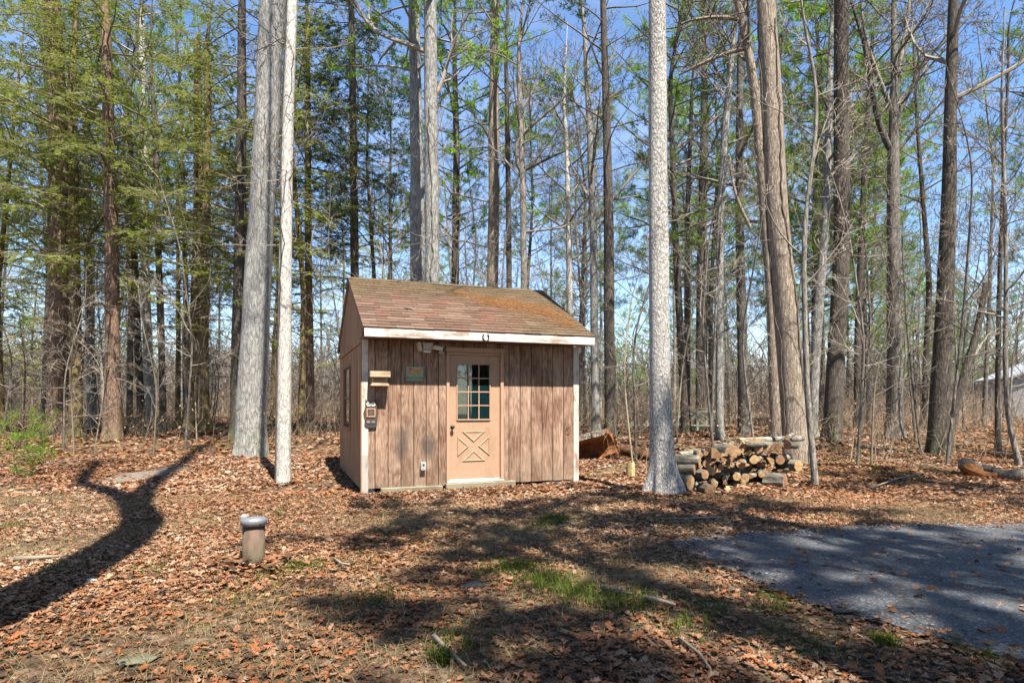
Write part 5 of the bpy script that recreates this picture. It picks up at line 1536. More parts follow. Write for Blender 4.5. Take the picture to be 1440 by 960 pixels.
KEY = []
def key_tree(name, pts, Yd, barkm, label, cat='tree', group=None, H_=20, crown=None, seed=1, limbs=(), sides=20, flare=0.9, lump=0.045, ridges=0.0, lobes=5, twig='twig', vines=None, cname='crown', yr=0.0):
    """pts: (u, v, width px) up the trunk in the picture; continued to the height H_ above the frame"""
    if Yd is None:
        g = pg(pts[0][0], pts[0][1]); Yd = g.y
    ctrl = []
    for k, (u, v, w) in enumerate(pts):
        p = px(u, v, Yd); ctrl.append([p.x, p.y, p.z, w / FP * Yd / 2])
    ctrl[0][2] = h1(ctrl[0][0], ctrl[0][1])
    c1, c2 = ctrl[-2], ctrl[-1]
    zt = ctrl[0][2] + H_
    if c2[2] < zt - 0.5:
        sl = [(c2[a] - c1[a]) / max(0.3, c2[2] - c1[2]) * 0.6 for a in (0, 1)]
        nseg = 4
        for k in range(1, nseg + 1):
            f = k / nseg; dz = (zt - c2[2]) * f
            ctrl.append([c2[0] + sl[0] * dz + 0.12 * math.sin(seed + 3 * f), c2[1] + sl[1] * dz + 0.12 * math.cos(seed * 2 + 2 * f), c2[2] + dz, max(0.015, c2[3] * (1 - 0.93 * f))])
    base = Vector(ctrl[0][:3])
    t = empty(name, base, 0, label, cat, group)
    P = interp_path(ctrl)
    P[:, :3] -= np.array(base)
    v, f = trunk_mesh(P, seed, sides, flare, lump=lump, ridges=ridges, lobes=lobes)
    link('trunk', np_mesh('trunk', v, [(f, 0)], True), M[barkm], t)
    q = random.Random(seed * 7 + 1)
    paths = [P]
    for lb in limbs:
        lc = []
        for u, vv, w in lb:
            p = px(u, vv, Yd) - base
            lc.append([p.x, p.y + yr * len(lc), p.z, w / FP * Yd / 2])
        a, b = lc[-2], lc[-1]
        if lb[-1][1] <= 15:
            lc.append([b[0] + (b[0] - a[0]) * 1.2, b[1] + q.uniform(-0.8, 0.8), b[2] + (b[2] - a[2]) * 1.2 + 1.0, b[3] * 0.35])
        LP = interp_path(lc, 0.12)
        paths.append(LP)
        v, f = trunk_mesh(LP, seed + len(paths), 10, 0.0, lump=0.03)
        v[:10, 2] += 0.25
        link('limb', np_mesh('limb', v, [(f, 0)], True), M[barkm], t)
    T = Tubes(); Lf = None
    c = crown or {}
    kind = c.get('kind')
    z = lambda h: max(0.0, min(0.97, h / H_))
    if kind == 'bare':
        crown_bare(P, q, T, z(c['z0']), c['n'], c['L'], c.get('cfg', BARE), c.get('el', (10, 60)))
        for LP in paths[1:]: crown_bare(LP, q, T, 0.15, c.get('ln', 7), c['L'] * 0.75, c.get('cfg', BARE), (-5, 65))
        for (h0, h1_, n_, L_) in c.get('snags', ()):
            for k in range(n_):
                p, r = path_at(P, z(q.uniform(h0, h1_))); a = q.uniform(0, 6.28); e = R(q.uniform(-30, 35))
                grow(T, q, p, (math.cos(a) * math.cos(e), math.sin(a) * math.cos(e), math.sin(e)), L_ * q.uniform(0.4, 1.2), 0.012, 1, BARE)
        crown_obj(T, None, cname, M[twig], None, t)
    elif kind == 'hemlock':
        Lf = Leafy()
        crown_hemlock(P, seed, T, Lf, z(c['z0']), z(c['zl']), c['n'], c['L'], **c.get('kw', {}))
        crown_obj(T, Lf, cname, M[twig], M[c.get('leaf', 'hemlock')], t)
    elif kind == 'pine':
        Lf = Leafy()
        crown_pine(P, seed, T, Lf, z(c['z0']), c['n'], c['L'], **c.get('kw', {}))
        for (h0, h1_, n_, L_) in c.get('snags', ()):
            for k in range(n_):
                p, r = path_at(P, z(q.uniform(h0, h1_))); a = q.uniform(0, 6.28); e = R(q.uniform(-25, 25))
                grow(T, q, p, (math.cos(a) * math.cos(e), math.sin(a) * math.cos(e), math.sin(e)), L_ * q.uniform(0.4, 1.2), 0.014, 1, BARE)
        crown_obj(T, Lf, cname, M[twig], M[c.get('leaf', 'pine')], t)
    if vines:
        V_ = Tubes()
        for k in range(vines):
            a = q.uniform(3.4, 6.0); pts_, n_ = [], 60
            for i in range(n_):
                p, r = path_at(P, 0.9 * z(11) * i / n_)
                a += q.gauss(0, 0.10)
                pts_.append((p[0] + (r * 1.04 + 0.012) * math.cos(a), p[1] + (r * 1.04 + 0.012) * math.sin(a), p[2]))
            V_.add(pts_, [0.012] * n_, 5)
        v, f = V_.arrays()
        link('vine', np_mesh('vine', v, [(f, 0)], True), M['twig_dark'], t)
    KEY.append((base.x, base.y))
    return t

B_ = lambda z0, n, L, **k: dict(kind='bare', z0=z0, n=n, L=L, **k)
HEM = lambda z0, zl, n, L, **k: dict(kind='hemlock', z0=z0, zl=zl, n=n, L=L, kw=k)
# --- left of the shed
key_tree('hemlock_tree', [(80, 612, 30), (81, 560, 26), (84, 450, 25), (84, 340, 23), (82, 200, 22), (76, 60, 22), (72, 0, 21)], None, 'bark_red', 'large reddish hemlock with a flared foot at the far left', H_=20, crown=HEM(2.2, 6.2, 86, 3.4), seed=3, twig='twig_dead', flare=1.0)
key_tree('hemlock_tree', [(159, 620, 24), (158, 560, 22), (158, 450, 18), (157, 320, 17), (152, 160, 14), (148, 0, 12)], None, 'bark_red', 'slender hemlock second from the left with reddish bark and moss at its foot', H_=17, crown=HEM(2.0, 5.2, 84, 3.1), seed=4, twig='twig_dead', flare=0.7)
key_tree('hemlock_tree', [(267, 607, 18), (270, 540, 17), (276, 440, 16), (280, 320, 15), (279, 200, 12), (277, 60, 9)], None, 'bark_olive', 'olive-barked hemlock between the red hemlocks and the big grey trunk', H_=17, crown=HEM(2.2, 6.0, 84, 3.2), seed=5, twig='twig_dead', flare=0.8)
key_tree('poplar_tree', [(353, 632, 44), (354, 560, 40), (360, 440, 37), (367, 320, 34), (376, 160, 34), (383, 0, 34)], 16.3, 'bark_grey', 'big grey furrowed trunk left of the shed, shaded by the white trunk before it', H_=24, crown=B_(14, 14, 4.5, snags=[(6, 13, 14, 1.6)]), seed=6, sides=30, flare=0.28, lump=0.025, ridges=0.012)
key_tree('pale_tree', [(398, 681, 21), (399, 640, 20), (400, 520, 19), (401, 380, 17), (404, 200, 15.5), (409, 60, 14), (411, 0, 13.5)], None, 'bark_white', 'thin straight whitish trunk just left of the shed with a dark vine', H_=32, crown=B_(20, 12, 3.0, snags=[(4, 9, 14, 1.3)]), seed=7, sides=18, flare=0.18, lump=0.03, vines=1)
key_tree('hemlock_tree', [(332, 594, 17), (334, 480, 16), (338, 320, 15), (340, 160, 13), (340, 20, 10)], 21.0, 'bark_dark', 'dark hemlock trunk close behind the big grey trunk', H_=19, crown=HEM(2.5, 4.5, 80, 3.0), seed=8, twig='twig_dead')
key_tree('pale_tree', [(210, 575, 16), (208, 500, 13), (204, 380, 11), (203, 220, 10), (200, 60, 9)], 28.0, 'bark_white', 'pale trunk with a swollen foot seen between the two left hemlocks', H_=20, crown=B_(9, 12, 3.5), seed=9)
key_tree('slim_tree', [(230, 583, 9), (227, 480, 9), (222, 320, 8), (218, 160, 7)], 24.0, 'bark_dark', 'thin blackish trunk right of the pale swollen trunk', H_=17, crown=B_(7, 12, 3), seed=10)
key_tree('tree', [(288, 582, 14), (287, 480, 12), (290, 320, 11), (293, 120, 9)], 25.0, 'bark_olive', 'mossy olive trunk just right of the olive-barked hemlock', H_=18, crown=HEM(4, 6, 70, 2.6), seed=11, twig='twig_dead')
key_tree('tree', [(107, 592, 17), (106, 480, 15), (104, 320, 13), (101, 120, 11)], 22.0, 'bark_olive', 'greenish trunk right behind the large flared hemlock', H_=18, crown=HEM(3, 7, 72, 2.8), seed=12, twig='twig_dead')
key_tree('tree', [(130, 578, 12), (127, 480, 11), (123, 340, 10), (121, 100, 9)], 27.0, 'bark_grey', 'grey trunk in the gap between the two leftmost hemlocks', H_=19, crown=B_(8, 12, 3.2), seed=13)
key_tree('tree', [(437, 586, 13), (436, 520, 11), (434, 400, 10), (433, 250, 9), (432, 60, 8)], 26.0, 'bark_red', 'reddish trunk with a flared foot between the white trunk and the shed', H_=19, crown=HEM(4, 5, 80, 2.8), seed=14, flare=1.2)
# --- behind the shed
key_tree('pine_tree', [(586, 596, 22), (586, 480, 21), (587, 320, 20), (585, 160, 17), (582, 0, 15)], 19.5, 'bark_grey', 'pine trunk with cracked pale bark left of its smooth grey twin behind the roof', H_=26, crown=dict(kind='pine', z0=11.3, n=62, L=2.9, leaf='pine_bright', kw=dict(w=0.012, per=16), snags=[(5, 12, 14, 1.6)]), seed=15, ridges=0.01)
key_tree('tree', [(608, 594, 22), (608, 480, 21), (608, 320, 20), (606, 160, 19), (605, 0, 17)], 18.0, 'bark_grey', 'smooth grey trunk right of its cracked twin behind the roof', H_=24, crown=B_(10, 15, 4, snags=[(5, 9, 8, 1.8)]), seed=16, vines=1)
key_tree('spruce_tree', [(499, 594, 13), (499, 400, 12), (497, 200, 10), (494, 0, 8)], 25.0, 'bark_dark', 'dark blue-green conifer rising behind the left end of the roof', H_=23, crown=dict(kind='hemlock', z0=5, zl=7, n=100, L=2.6, leaf='pine_dark', kw=dict(droop=-0.2, ln=0.14, w=0.016)), seed=17, twig='twig_dead')
key_tree('pine_tree', [(692, 590, 19), (692, 400, 17), (695, 300, 16), (694, 160, 14), (697, 0, 12)], 24.0, 'bark_tan', 'pine with bright green tufts behind the middle of the roof', H_=27, crown=dict(kind='pine', z0=8.5, n=66, L=2.6, leaf='pine_bright', kw=dict(sparse=0.9, w=0.012, per=16), snags=[(5, 9, 12, 1.8)]), seed=18)
key_tree('slim_tree', [(717, 592, 8), (716, 400, 8), (714, 200, 7), (711, 60, 5)], 23.0, 'bark_dark', 'slim dark stem between the tufted pine and the forked bare tree', H_=19, crown=B_(8, 10, 2.5), seed=19)
key_tree('forked_tree', [(738, 592, 10), (737, 400, 9), (735, 250, 8), (731, 150, 7), (729, 60, 5), (736, 0, 3.5)], 20.0, 'bark_mix', 'forked bare tree with a curved side limb behind the right half of the roof', H_=18, crown=B_(6.5, 10, 2.8, ln=6), seed=20,
         limbs=[[(735, 245, 6), (722, 222, 5.5), (722, 200, 5), (735, 185, 5), (770, 160, 4), (805, 125, 2.6)], [(736, 240, 5), (760, 228, 4), (795, 212, 2.5)], [(732, 160, 5), (727, 80, 4), (738, 25, 3), (752, 0, 2)]])
key_tree('pine_tree', [(858, 588, 16), (857, 480, 15), (856, 320, 14), (853, 160, 11), (848, 0, 8)], 20.0, 'bark_dark', 'dark straight pine between the shed and the pale speckled trunk', H_=22, crown=dict(kind='pine', z0=8.5, n=34, L=2.2, leaf='pine_dark', kw=dict(sparse=0.55), snags=[(4, 12, 26, 2.4)]), seed=21)
key_tree('tree', [(838, 590, 12), (836, 480, 11), (834, 320, 10), (828, 160, 8), (822, 40, 6)], 22.0, 'bark_grey', 'grey trunk just left of the dark straight pine', H_=19, crown=B_(7, 14, 3.4), seed=22)
key_tree('tree', [(803, 590, 10), (802, 480, 9), (800, 330, 8), (797, 200, 6)], 26.0, 'bark_white', 'pale trunk rising behind the right corner post of the shed', H_=17, crown=B_(7, 14, 3.2), seed=23)
# --- right of the shed
key_tree('pale_tree', [(934, 697, 38), (932, 655, 34), (929, 600, 31), (927, 480, 28.5), (926, 320, 26.5), (925, 160, 25.5), (924, 0, 23)], None, 'bark_fleck', 'straight pale trunk with dark flecks and spreading roots right of the shed', H_=20, crown=B_(9.2, 15, 3.8), seed=24, sides=32, flare=1.0, lump=0.03, lobes=6)
key_tree('slim_tree', [(1012, 612, 11), (1012, 480, 10.5), (1012, 320, 10), (1020, 180, 9), (1031, 60, 8), (1035, 0, 7.5)], 19.0, 'bark_grey', 'slim pale grey trunk leaning right, behind the middle of the firewood', H_=18, crown=B_(9, 12, 3, snags=[(3, 9, 8, 1.5)]), seed=25)
key_tree('tree', [(1046, 609, 16), (1045, 540, 14), (1042, 400, 13), (1040, 320, 12), (1040, 180, 10), (1041, 60, 8)], 20.5, 'bark_mix', 'grey-brown trunk left of the curving stem behind the firewood', H_=19, crown=B_(7, 14, 3.2, snags=[(3, 8, 8, 1.6)]), seed=26)
key_tree('curved_tree', [(1092, 606, 17), (1089, 520, 16), (1086, 420, 15), (1076, 310, 14), (1070, 220, 13), (1058, 100, 12), (1044, 30, 11), (1036, 0, 10.5)], 17.0, 'bark_tan', 'curving brown stem that bends left behind the thick leaning trunk', H_=18, crown=B_(9.5, 12, 3, ln=6), seed=27,
         limbs=[[(1051, 68, 7), (1030, 70, 6), (990, 88, 5), (955, 105, 3.5)], [(1040, 28, 6), (1012, 22, 5), (985, 22, 4), (958, 34, 3)], [(1055, 320, 5), (1030, 270, 4), (1026, 220, 3)]])
key_tree('leaning_tree', [(1121, 656, 37), (1117, 600, 34), (1110, 500, 32), (1102, 400, 31), (1094, 320, 30), (1086, 160, 27), (1077, 0, 25)], None, 'bark_tan', 'thick tan trunk leaning left beside the right end of the firewood', H_=23, crown=B_(10, 16, 4.2), seed=28, sides=30, flare=0.35, lump=0.03, ridges=0.012, vines=2)
key_tree('sapling', [(1147, 684, 9), (1142, 630, 8.5), (1135, 560, 8), (1131, 430, 7), (1130, 320, 6.5), (1134, 290, 6), (1144, 225, 5.5), (1150, 160, 5), (1148, 95, 4.5), (1131, 55, 4), (1128, 0, 3.2)], None, 'bark_mix', 'thin crooked sapling in front of the thick leaning trunk', H_=11, crown=B_(3.2, 12, 1.8), seed=29, flare=0.4)
key_tree('pine_tree', [(1171, 619, 26), (1172, 570, 24), (1177, 480, 23), (1182, 400, 22), (1184, 320, 21), (1183, 160, 20), (1183, 0, 18)], None, 'bark_dark', 'dark straight trunk with bare broken twigs right of the leaning trunk', H_=24, crown=dict(kind='pine', z0=12.5, n=30, L=2.6, kw=dict(sparse=0.8), snags=[(4.5, 13, 40, 1.7)]), seed=30, sides=24, flare=0.5, lump=0.02)
key_tree('tree', [(1142, 604, 13), (1146, 520, 13), (1152, 420, 12), (1160, 320, 11), (1166, 160, 9)], 21.0, 'bark_grey', 'grey trunk slanting right just left of the dark straight trunk', H_=19, crown=B_(7, 12, 3), seed=31)
key_tree('forked_tree', [(1258, 616, 22), (1258, 520, 20), (1257, 400, 18), (1256, 300, 16), (1256, 220, 15), (1257, 150, 11), (1258, 90, 9), (1256, 0, 6)], 19.5, 'bark_mix', 'many-forked bare tree with spreading limbs left of the dark right trunk', H_=18, crown=B_(9.5, 8, 2.8, ln=9, snags=[(3, 6, 8, 1.5)]), seed=32, sides=22,
         limbs=[[(1254, 212, 9), (1242, 195, 8), (1233, 165, 7.5), (1225, 115, 7), (1218, 70, 6), (1205, 25, 5), (1196, 0, 4)], [(1255, 160, 7), (1242, 125, 6), (1228, 90, 5), (1218, 60, 4.5), (1210, 10, 3)], [(1259, 170, 7), (1272, 140, 6), (1290, 110, 5.5), (1300, 80, 5), (1330, 60, 4), (1362, 25, 3), (1382, 0, 2.2)], [(1258, 130, 7), (1268, 80, 6), (1275, 30, 5), (1282, 0, 4)], [(1260, 215, 5), (1285, 185, 4.5), (1310, 160, 4), (1328, 140, 2.5)]])
key_tree('oak_tree', [(1319, 641, 27), (1320, 590, 25), (1325, 480, 22), (1330, 400, 21), (1333, 320, 19), (1336, 200, 16), (1339, 80, 14), (1340, 0, 12)], None, 'bark_dark', 'dark mossy-footed trunk near the right edge', H_=20, crown=B_(8.5, 15, 4.0, snags=[(3.5, 8, 14, 1.6)]), seed=33, sides=24, flare=0.5)
key_tree('snag', [(1331, 632, 10), (1340, 590, 10.5), (1355, 530, 10.5), (1373, 475, 9), (1381, 430, 8), (1386, 398, 6)], 15.6, 'bark_dark', 'thin dead stem leaning right from the foot of the dark right trunk', H_=4.6, crown=B_(2.5, 5, 1.6), seed=34, flare=0.2, sides=12)
key_tree('slim_tree', [(1403, 640, 7), (1403, 560, 6.5), (1404, 450, 6), (1408, 320, 5), (1413, 200, 4), (1420, 60, 3)], 16.5, 'bark_dark', 'left stem of the pair of thin dark stems by the right edge', H_=12, crown=B_(2.5, 16, 2.0), seed=35, sides=10)
key_tree('slim_tree', [(1434, 668, 7), (1418, 600, 6.5), (1413, 520, 6), (1415, 420, 5.5), (1414, 320, 5), (1409, 160, 4)], 13.5, 'bark_mix', 'crooked right stem of the pair of thin stems by the right edge', H_=10, crown=B_(2.5, 14, 1.8), seed=36, sides=10)
key_tree('slim_tree', [(967, 600, 8), (966, 480, 8), (966, 320, 7), (972, 160, 5)], 24.0, 'bark_dark', 'thin dark trunk right of the pale speckled trunk', H_=16, crown=B_(5, 14, 2.8), seed=37)
key_tree('pine_tree', [(1205, 600, 9), (1206, 480, 9), (1212, 320, 8), (1220, 160, 7)], 26.0, 'bark_dark', 'slim dark pine between the dark straight trunk and the forked tree', H_=17, crown=dict(kind='pine', z0=7, n=40, L=2.4, leaf='pine', snags=[(2, 7, 20, 1.8)]), seed=38)
key_tree('pine_tree', [(1150, 598, 18), (1150, 400, 16), (1150, 200, 13)], 31.0, 'bark_dark', 'broad green pine filling the sky behind the dark straight trunk', H_=21, crown=dict(kind='pine', z0=5.5, n=110, L=4.4, leaf='pine_bright', kw=dict(ln=0.26, w=0.015, per=20)), seed=39)
key_tree('pine_tree', [(985, 598, 14), (986, 400, 13), (990, 200, 11)], 29.0, 'bark_dark', 'tall feathery pine behind the slim leaning grey trunk', H_=24, crown=dict(kind='pine', z0=6, n=90, L=3.4, leaf='pine_bright', kw=dict(ln=0.22, w=0.012, sparse=0.8)), seed=40)
key_tree('pine_tree', [(640, 594, 12), (640, 400, 11), (642, 200, 9)], 27.0, 'bark_dark', 'green pine between the grey twins and the tufted pine', H_=23, crown=dict(kind='pine', z0=7.5, n=76, L=3.0, leaf='pine_bright', kw=dict(ln=0.22, w=0.012, sparse=0.85)), seed=41)

# bright young pines on the left edge
for k, (u, v, hgt, lab) in enumerate(((18, 668, 0.6, 'bright green young pine nearest the left edge'), (30, 632, 0.85, 'bright green young pine before the flared hemlock'), (8, 600, 1.2, 'taller young pine cut by the left edge of the photo'), (66, 590, 1.6, 'sparse green seedling against the foot of the flared hemlock'))):
    p = pg(u, v); q = random.Random(70 + k)
    t = empty('pine_sapling', p, 0, lab, 'young pine')
    P = interp_path([(0, 0, -0.02, 0.016), (0.03, 0.02, hgt * 0.5, 0.011), (0.02, 0.0, hgt, 0.004)], 0.08)
    v_, f_ = trunk_mesh(P, k, 8, 0.1)
    v_[:8, 2] += 0.2
    link('trunk', np_mesh('trunk', v_, [(f_, 0)], True), M['bark_olive'], t)
    T, Lf = Tubes(), Leafy()
    crown_pine(P, 90 + k, T, Lf, 0.10, 12 if k < 3 else 8, 0.8 if k < 3 else 0.6, ln=0.11, w=0.004, tufts=3, per=18, up=0.5, el=(5, 35))
    crown_obj(T, Lf, 'crown', M['twig_brown'], M['pine_bright'], t)

# trees standing behind the camera, whose shade falls into the picture
def shade_tree(name, x, y, H_, r, barkm, label, crown, seed, leafm='pine'):
    b = Vector((x, y, h1(x, y)))
    t = empty(name, b, 0, label, 'tree')
    q = random.Random(seed)
    P = interp_path([(0, 0, 0, r), (q.uniform(-.2, .2), q.uniform(-.2, .2), H_ * 0.5, r * 0.7), (q.uniform(-.5, .5), q.uniform(-.5, .5), H_, 0.02)], 0.3)
    v, f = trunk_mesh(P, seed, 16, 0.6)
    link('trunk', np_mesh('trunk', v, [(f, 0)], True), M[barkm], t)
    T = Tubes(); Lf = Leafy() if crown != 'bare' else None
    if crown == 'bare': crown_bare(P, q, T, 0.4, 18, 4.5)
    else: crown_pine(P, seed, T, Lf, crown[0], int(crown[1] * 1.5), crown[2], ln=0.22, w=0.022, tufts=4, per=12)
    crown_obj(T, Lf, 'crown', M['twig'], M[leafm], t)
    return t

# leaves blown against the feet of the near trees and the pipe
LV, LQ, LT, LA, loff = [], [], [], [], 0
for (u, v, r_, n_) in ((398, 681, 0.16, 160), (934, 697, 0.27, 420), (353, 632, 0.5, 420), (1121, 656, 0.34, 320), (1147, 684, 0.1, 120), (357, 796, 0.12, 260), (1319, 641, 0.34, 300), (887, 671, 0.12, 120), (159, 620, 0.3, 250), (80, 612, 0.4, 300)):
    p = pg(u, v)
    a_ = rs.uniform(0, 6.28, n_); d_ = r_ + np.abs(rs.normal(0, 0.14, n_))
    lay_leaves(p.x + d_ * np.cos(a_), p.y + d_ * np.sin(a_), 1, 0.05, 0.11, rs.beta(2, 2, n_) * 0.85, 0.07)
o = link('leaf_drifts', np_mesh('leaf_drifts', np.concatenate(LV), [(np.concatenate(LQ), 0), (np.concatenate(LT), 0)], False, np.concatenate(LA)), M['leaf'])
tag(o, 'small drifts of dry leaves blown against the feet of trees and pipe', 'leaves', kind='stuff')

shade_tree('pine_tree', 4.5, -3.4, 16.5, 0.22, 'bark_dark', 'pine behind the camera shading the leaves in front of the shed', (0.5, 24, 2.1), 201)
shade_tree('pine_tree', 7.4, -2.6, 20, 0.25, 'bark_dark', 'pine behind the camera shading the tip of the driveway', (0.30, 44, 2.6), 202)
shade_tree('pine_tree', 10.6, -3.4, 18, 0.24, 'bark_dark', 'pine behind the camera shading the wide part of the driveway', (0.28, 40, 2.6), 203)
shade_tree('pine_tree', 2.9, 1.2, 13.2, 0.18, 'bark_dark', 'pine just outside the right of the view shading the strip before the shed', (0.58, 22, 2.2), 211)
shade_tree('pine_tree', 5.9, 1.9, 16.5, 0.2, 'bark_dark', 'pine outside the right of the view shading the foot of the pale trunk', (0.55, 28, 2.2), 212)
shade_tree('oak_tree', 1.2, -6.5, 17, 0.2, 'bark_mix', 'bare oak behind the camera throwing twig shadows on the foreground', 'bare', 204)
shade_tree('pine_tree', 12.5, 2.2, 20, 0.25, 'bark_dark', 'pine outside the right of the photo shading the brush by the drive', (0.35, 40, 2.8), 205)
shade_tree('pine_tree', 17.5, 6.0, 19, 0.25, 'bark_dark', 'second pine outside the right of the photo shading the rotten log', (0.35, 40, 2.8), 206)
shade_tree('oak_tree', 5.6, -9.0, 19, 0.22, 'bark_mix', 'tall bare oak well behind the camera on the right', 'bare', 207)
shade_tree('pine_tree', -7.0, -9.5, 20, 0.25, 'bark_dark', 'pine well behind the camera on the left', (0.4, 34, 2.6), 208)
shade_tree('pine_tree', 4.5, -14, 21, 0.25, 'bark_dark', 'pine far behind the camera reflected in the door window', (0.25, 46, 3.0), 209)
shade_tree('pine_tree', 8.5, -13, 22, 0.25, 'bark_dark', 'second pine far behind the camera reflected in the door window', (0.25, 46, 3.0), 210)
# the forked tree just outside the left edge whose long shadow winds across the leaves
fb = Vector((-3.1, 1.9, 0)); fb.z = h1(fb.x, fb.y)
t = empty('forked_tree', fb, 0, 'tall forked tree outside the left edge whose long shadow winds over the leaves', 'tree')
dirv = Vector((-math.sin(SUN_AZ), math.cos(SUN_AZ), 0)); TE = math.tan(SUN_EL)
def shadow_pt(u, v):
    """point of the tree (leaning at most a little from its foot) whose shadow falls under pixel (u, v)"""
    g = pg(u, v) - fb
    al = g.x * dirv.x + g.y * dirv.y
    lat = g - dirv * al; lat.z = 0
    return al, lat
def stem(pix, r0_, r1_):
    c = [[0, 0, 0, r0_]] if pix[0][2] == 0 else []
    for u, v, k in pix:
        al, lat = shadow_pt(u, v)
        c.append([lat.x, lat.y, al * TE + (pg(u, v).z - fb.z), r0_ + (r1_ - r0_) * k])
    return c
main = stem([(-60, 880, 0), (10, 856, 0.05), (95, 812, 0.1), (165, 770, 0.2), (203, 738, 0.35), (190, 712, 0.5), (172, 698, 0.6), (150, 690, 0.75), (112, 682, 0.9), (135, 650, 1.0)], 0.30, 0.13)
main[0] = [0, 0, 0, 0.31]
P = interp_path(main, 0.25); v, f = trunk_mesh(P, 301, 20, 0.6)
link('trunk', np_mesh('trunk', v, [(f, 0)], True), M['bark_mix'], t)
lb = stem([(190, 712, 0.3), (205, 690, 0.4), (235, 665, 0.5), (280, 632, 0.8), (318, 610, 1.0)], 0.24, 0.12)
LP = interp_path(lb, 0.25); v, f = trunk_mesh(LP, 302, 14, 0.0)
link('limb', np_mesh('limb', v, [(f, 0)], True), M['bark_mix'], t)
T = Tubes(); q = random.Random(77)
crown_bare(LP, q, T, 0.55, 6, 3.0, BARE); crown_bare(P, q, T, 0.8, 6, 3.0, BARE)
crown_obj(T, None, 'crown', M['twig'], None, t)

# ------------------------------------------------------------------ the woods: kinds of tree built once, then copied
def proto(name, kind, seed, H_, r, barkm, **c):
    q = random.Random(seed)
    P = interp_path([(0, 0, 0, r), (q.uniform(-.25, .25), q.uniform(-.25, .25), H_ * 0.3, r * 0.82), (q.uniform(-.5, .5), q.uniform(-.5, .5), H_ * 0.65, r * 0.5), (q.uniform(-.7, .7), q.uniform(-.7, .7), H_, 0.015)], 0.35)
    t = empty(name)
    v, f = trunk_mesh(P, seed, 10, 0.6, lump=0.05)
    link('trunk', np_mesh('trunk', v, [(f, 0)], True), M[barkm], t)
    T = Tubes(); Lf = None if kind == 'bare' else Leafy()
    if kind == 'bare':
        cfg = dict(BARE); cfg['rmin'] = c.get('rmin', 0.0058)
        crown_bare(P, q, T, c['f0'], c['n'], c['L'], cfg, c.get('el', (10, 65)))
    elif kind == 'pine':
        crown_pine(P, seed, T, Lf, c['f0'], c['n'], c['L'], ln=0.24, w=0.010, tufts=4, per=12, sparse=0.85)
        for k in range(16):
            p, rr_ = path_at(P, q.uniform(0.1, c['f0'] + 0.05)); a = q.uniform(0, 6.28)
            grow(T, q, p, (math.cos(a), math.sin(a), q.uniform(-0.3, 0.3)), q.uniform(0.6, 1.8), 0.014, 1, BARE)
    else:
        crown_hemlock(P, seed, T, Lf, c['f0'], c['fl'], c['n'], c['L'], ln=0.13, w=0.017, step=0.03)
    crown_obj(T, Lf, 'crown', M[c.get('twig', 'twig')], M[c['leaf']] if 'leaf' in c else None, t)
    return t
def copy_tree(o, loc, rz, sc):
    c = o.copy(); COL.objects.link(c)
    c.location = loc; c.rotation_euler = (0, 0, rz); c.scale = (sc, sc, sc)
    for ch in o.children:
        d = ch.copy(); COL.objects.link(d); d.parent = c
    return c
PB_ = [proto('bare_tree', 'bare', 400 + k, H_, r, m, f0=f0, n=n, L=L) for k, (H_, r, m, f0, n, L) in enumerate(((17, .10, 'bark_mix', .35, 18, 3.4), (19, .125, 'bark_mix', .42, 18, 3.8), (15, .075, 'bark_mix', .3, 20, 3.0), (18, .11, 'bark_grey', .4, 16, 3.6), (16, .085, 'bark_mix', .25, 22, 3.2), (20, .13, 'bark_dark', .45, 16, 4.0)))]
PP_ = [proto('pine_tree', 'pine', 430 + k, H_, r, 'bark_dark', f0=f0, n=n, L=L, leaf=lf, twig='twig') for k, (H_, r, f0, n, L, lf) in enumerate(((20, .15, .35, 62, 2.8, 'pine'), (18, .135, .25, 66, 2.6, 'pine'), (22, .16, .45, 54, 3.0, 'pine_dark'), (16, .15, .18, 70, 2.5, 'pine_bright'), (19, .14, .3, 66, 2.7, 'pine_bright')))]
PH_ = [proto('hemlock_tree', 'hemlock', 450 + k, H_, r, 'bark_olive', f0=.14, fl=fl, n=n, L=L, leaf='hemlock', twig='twig_dead') for k, (H_, r, fl, n, L) in enumerate(((17, .12, .3, 70, 2.7), (19, .14, .38, 72, 3.0), (14, .12, .22, 64, 2.4)))]
def sap(name, seed, H_, r, n, L, m):
    q = random.Random(seed)
    P = interp_path([(0, 0, 0, r), (q.uniform(-.25, .25), q.uniform(-.25, .25), H_ * 0.4, r * 0.8), (q.uniform(-.5, .5), q.uniform(-.5, .5), H_ * 0.75, r * 0.5), (q.uniform(-.8, .8), q.uniform(-.8, .8), H_, 0.005)], 0.2)
    t = empty(name)
    v, f = trunk_mesh(P, seed, 6, 0.2, lump=0.03)
    link('trunk', np_mesh('trunk', v, [(f, 0)], True), M[m], t)
    T = Tubes()
    cfg = dict(BARE); cfg['n'] = [5, 4, 3]; cfg['kids'] = [5, 3]; cfg['up'] = [.4, .3, .2]; cfg['wig'] = [.12, .16, .2]; cfg['rmin'] = 0.004
    crown_bare(P, q, T, 0.22, n, L, cfg, (0, 60), 0.5)
    crown_obj(T, None, 'crown', M['twig'], None, t)
    return t
PS_ = [sap('sapling', 470 + k, H_, r, n, L, m) for k, (H_, r, n, L, m) in enumerate(((5.5, .026, 14, 1.3, 'twig_dead'), (4.0, .02, 12, 1.1, 'twig_dead'), (7.5, .035, 16, 1.6, 'bark_mix'), (3.0, .016, 10, .9, 'twig_dead'), (6.5, .03, 12, 1.4, 'bark_mix'), (9.0, .045, 16, 1.8, 'bark_mix')))]
ZL = ['left of the shed', 'behind the shed', 'right of the shed']
rb_ = random.Random(99)
placed = list(KEY)
used = {}
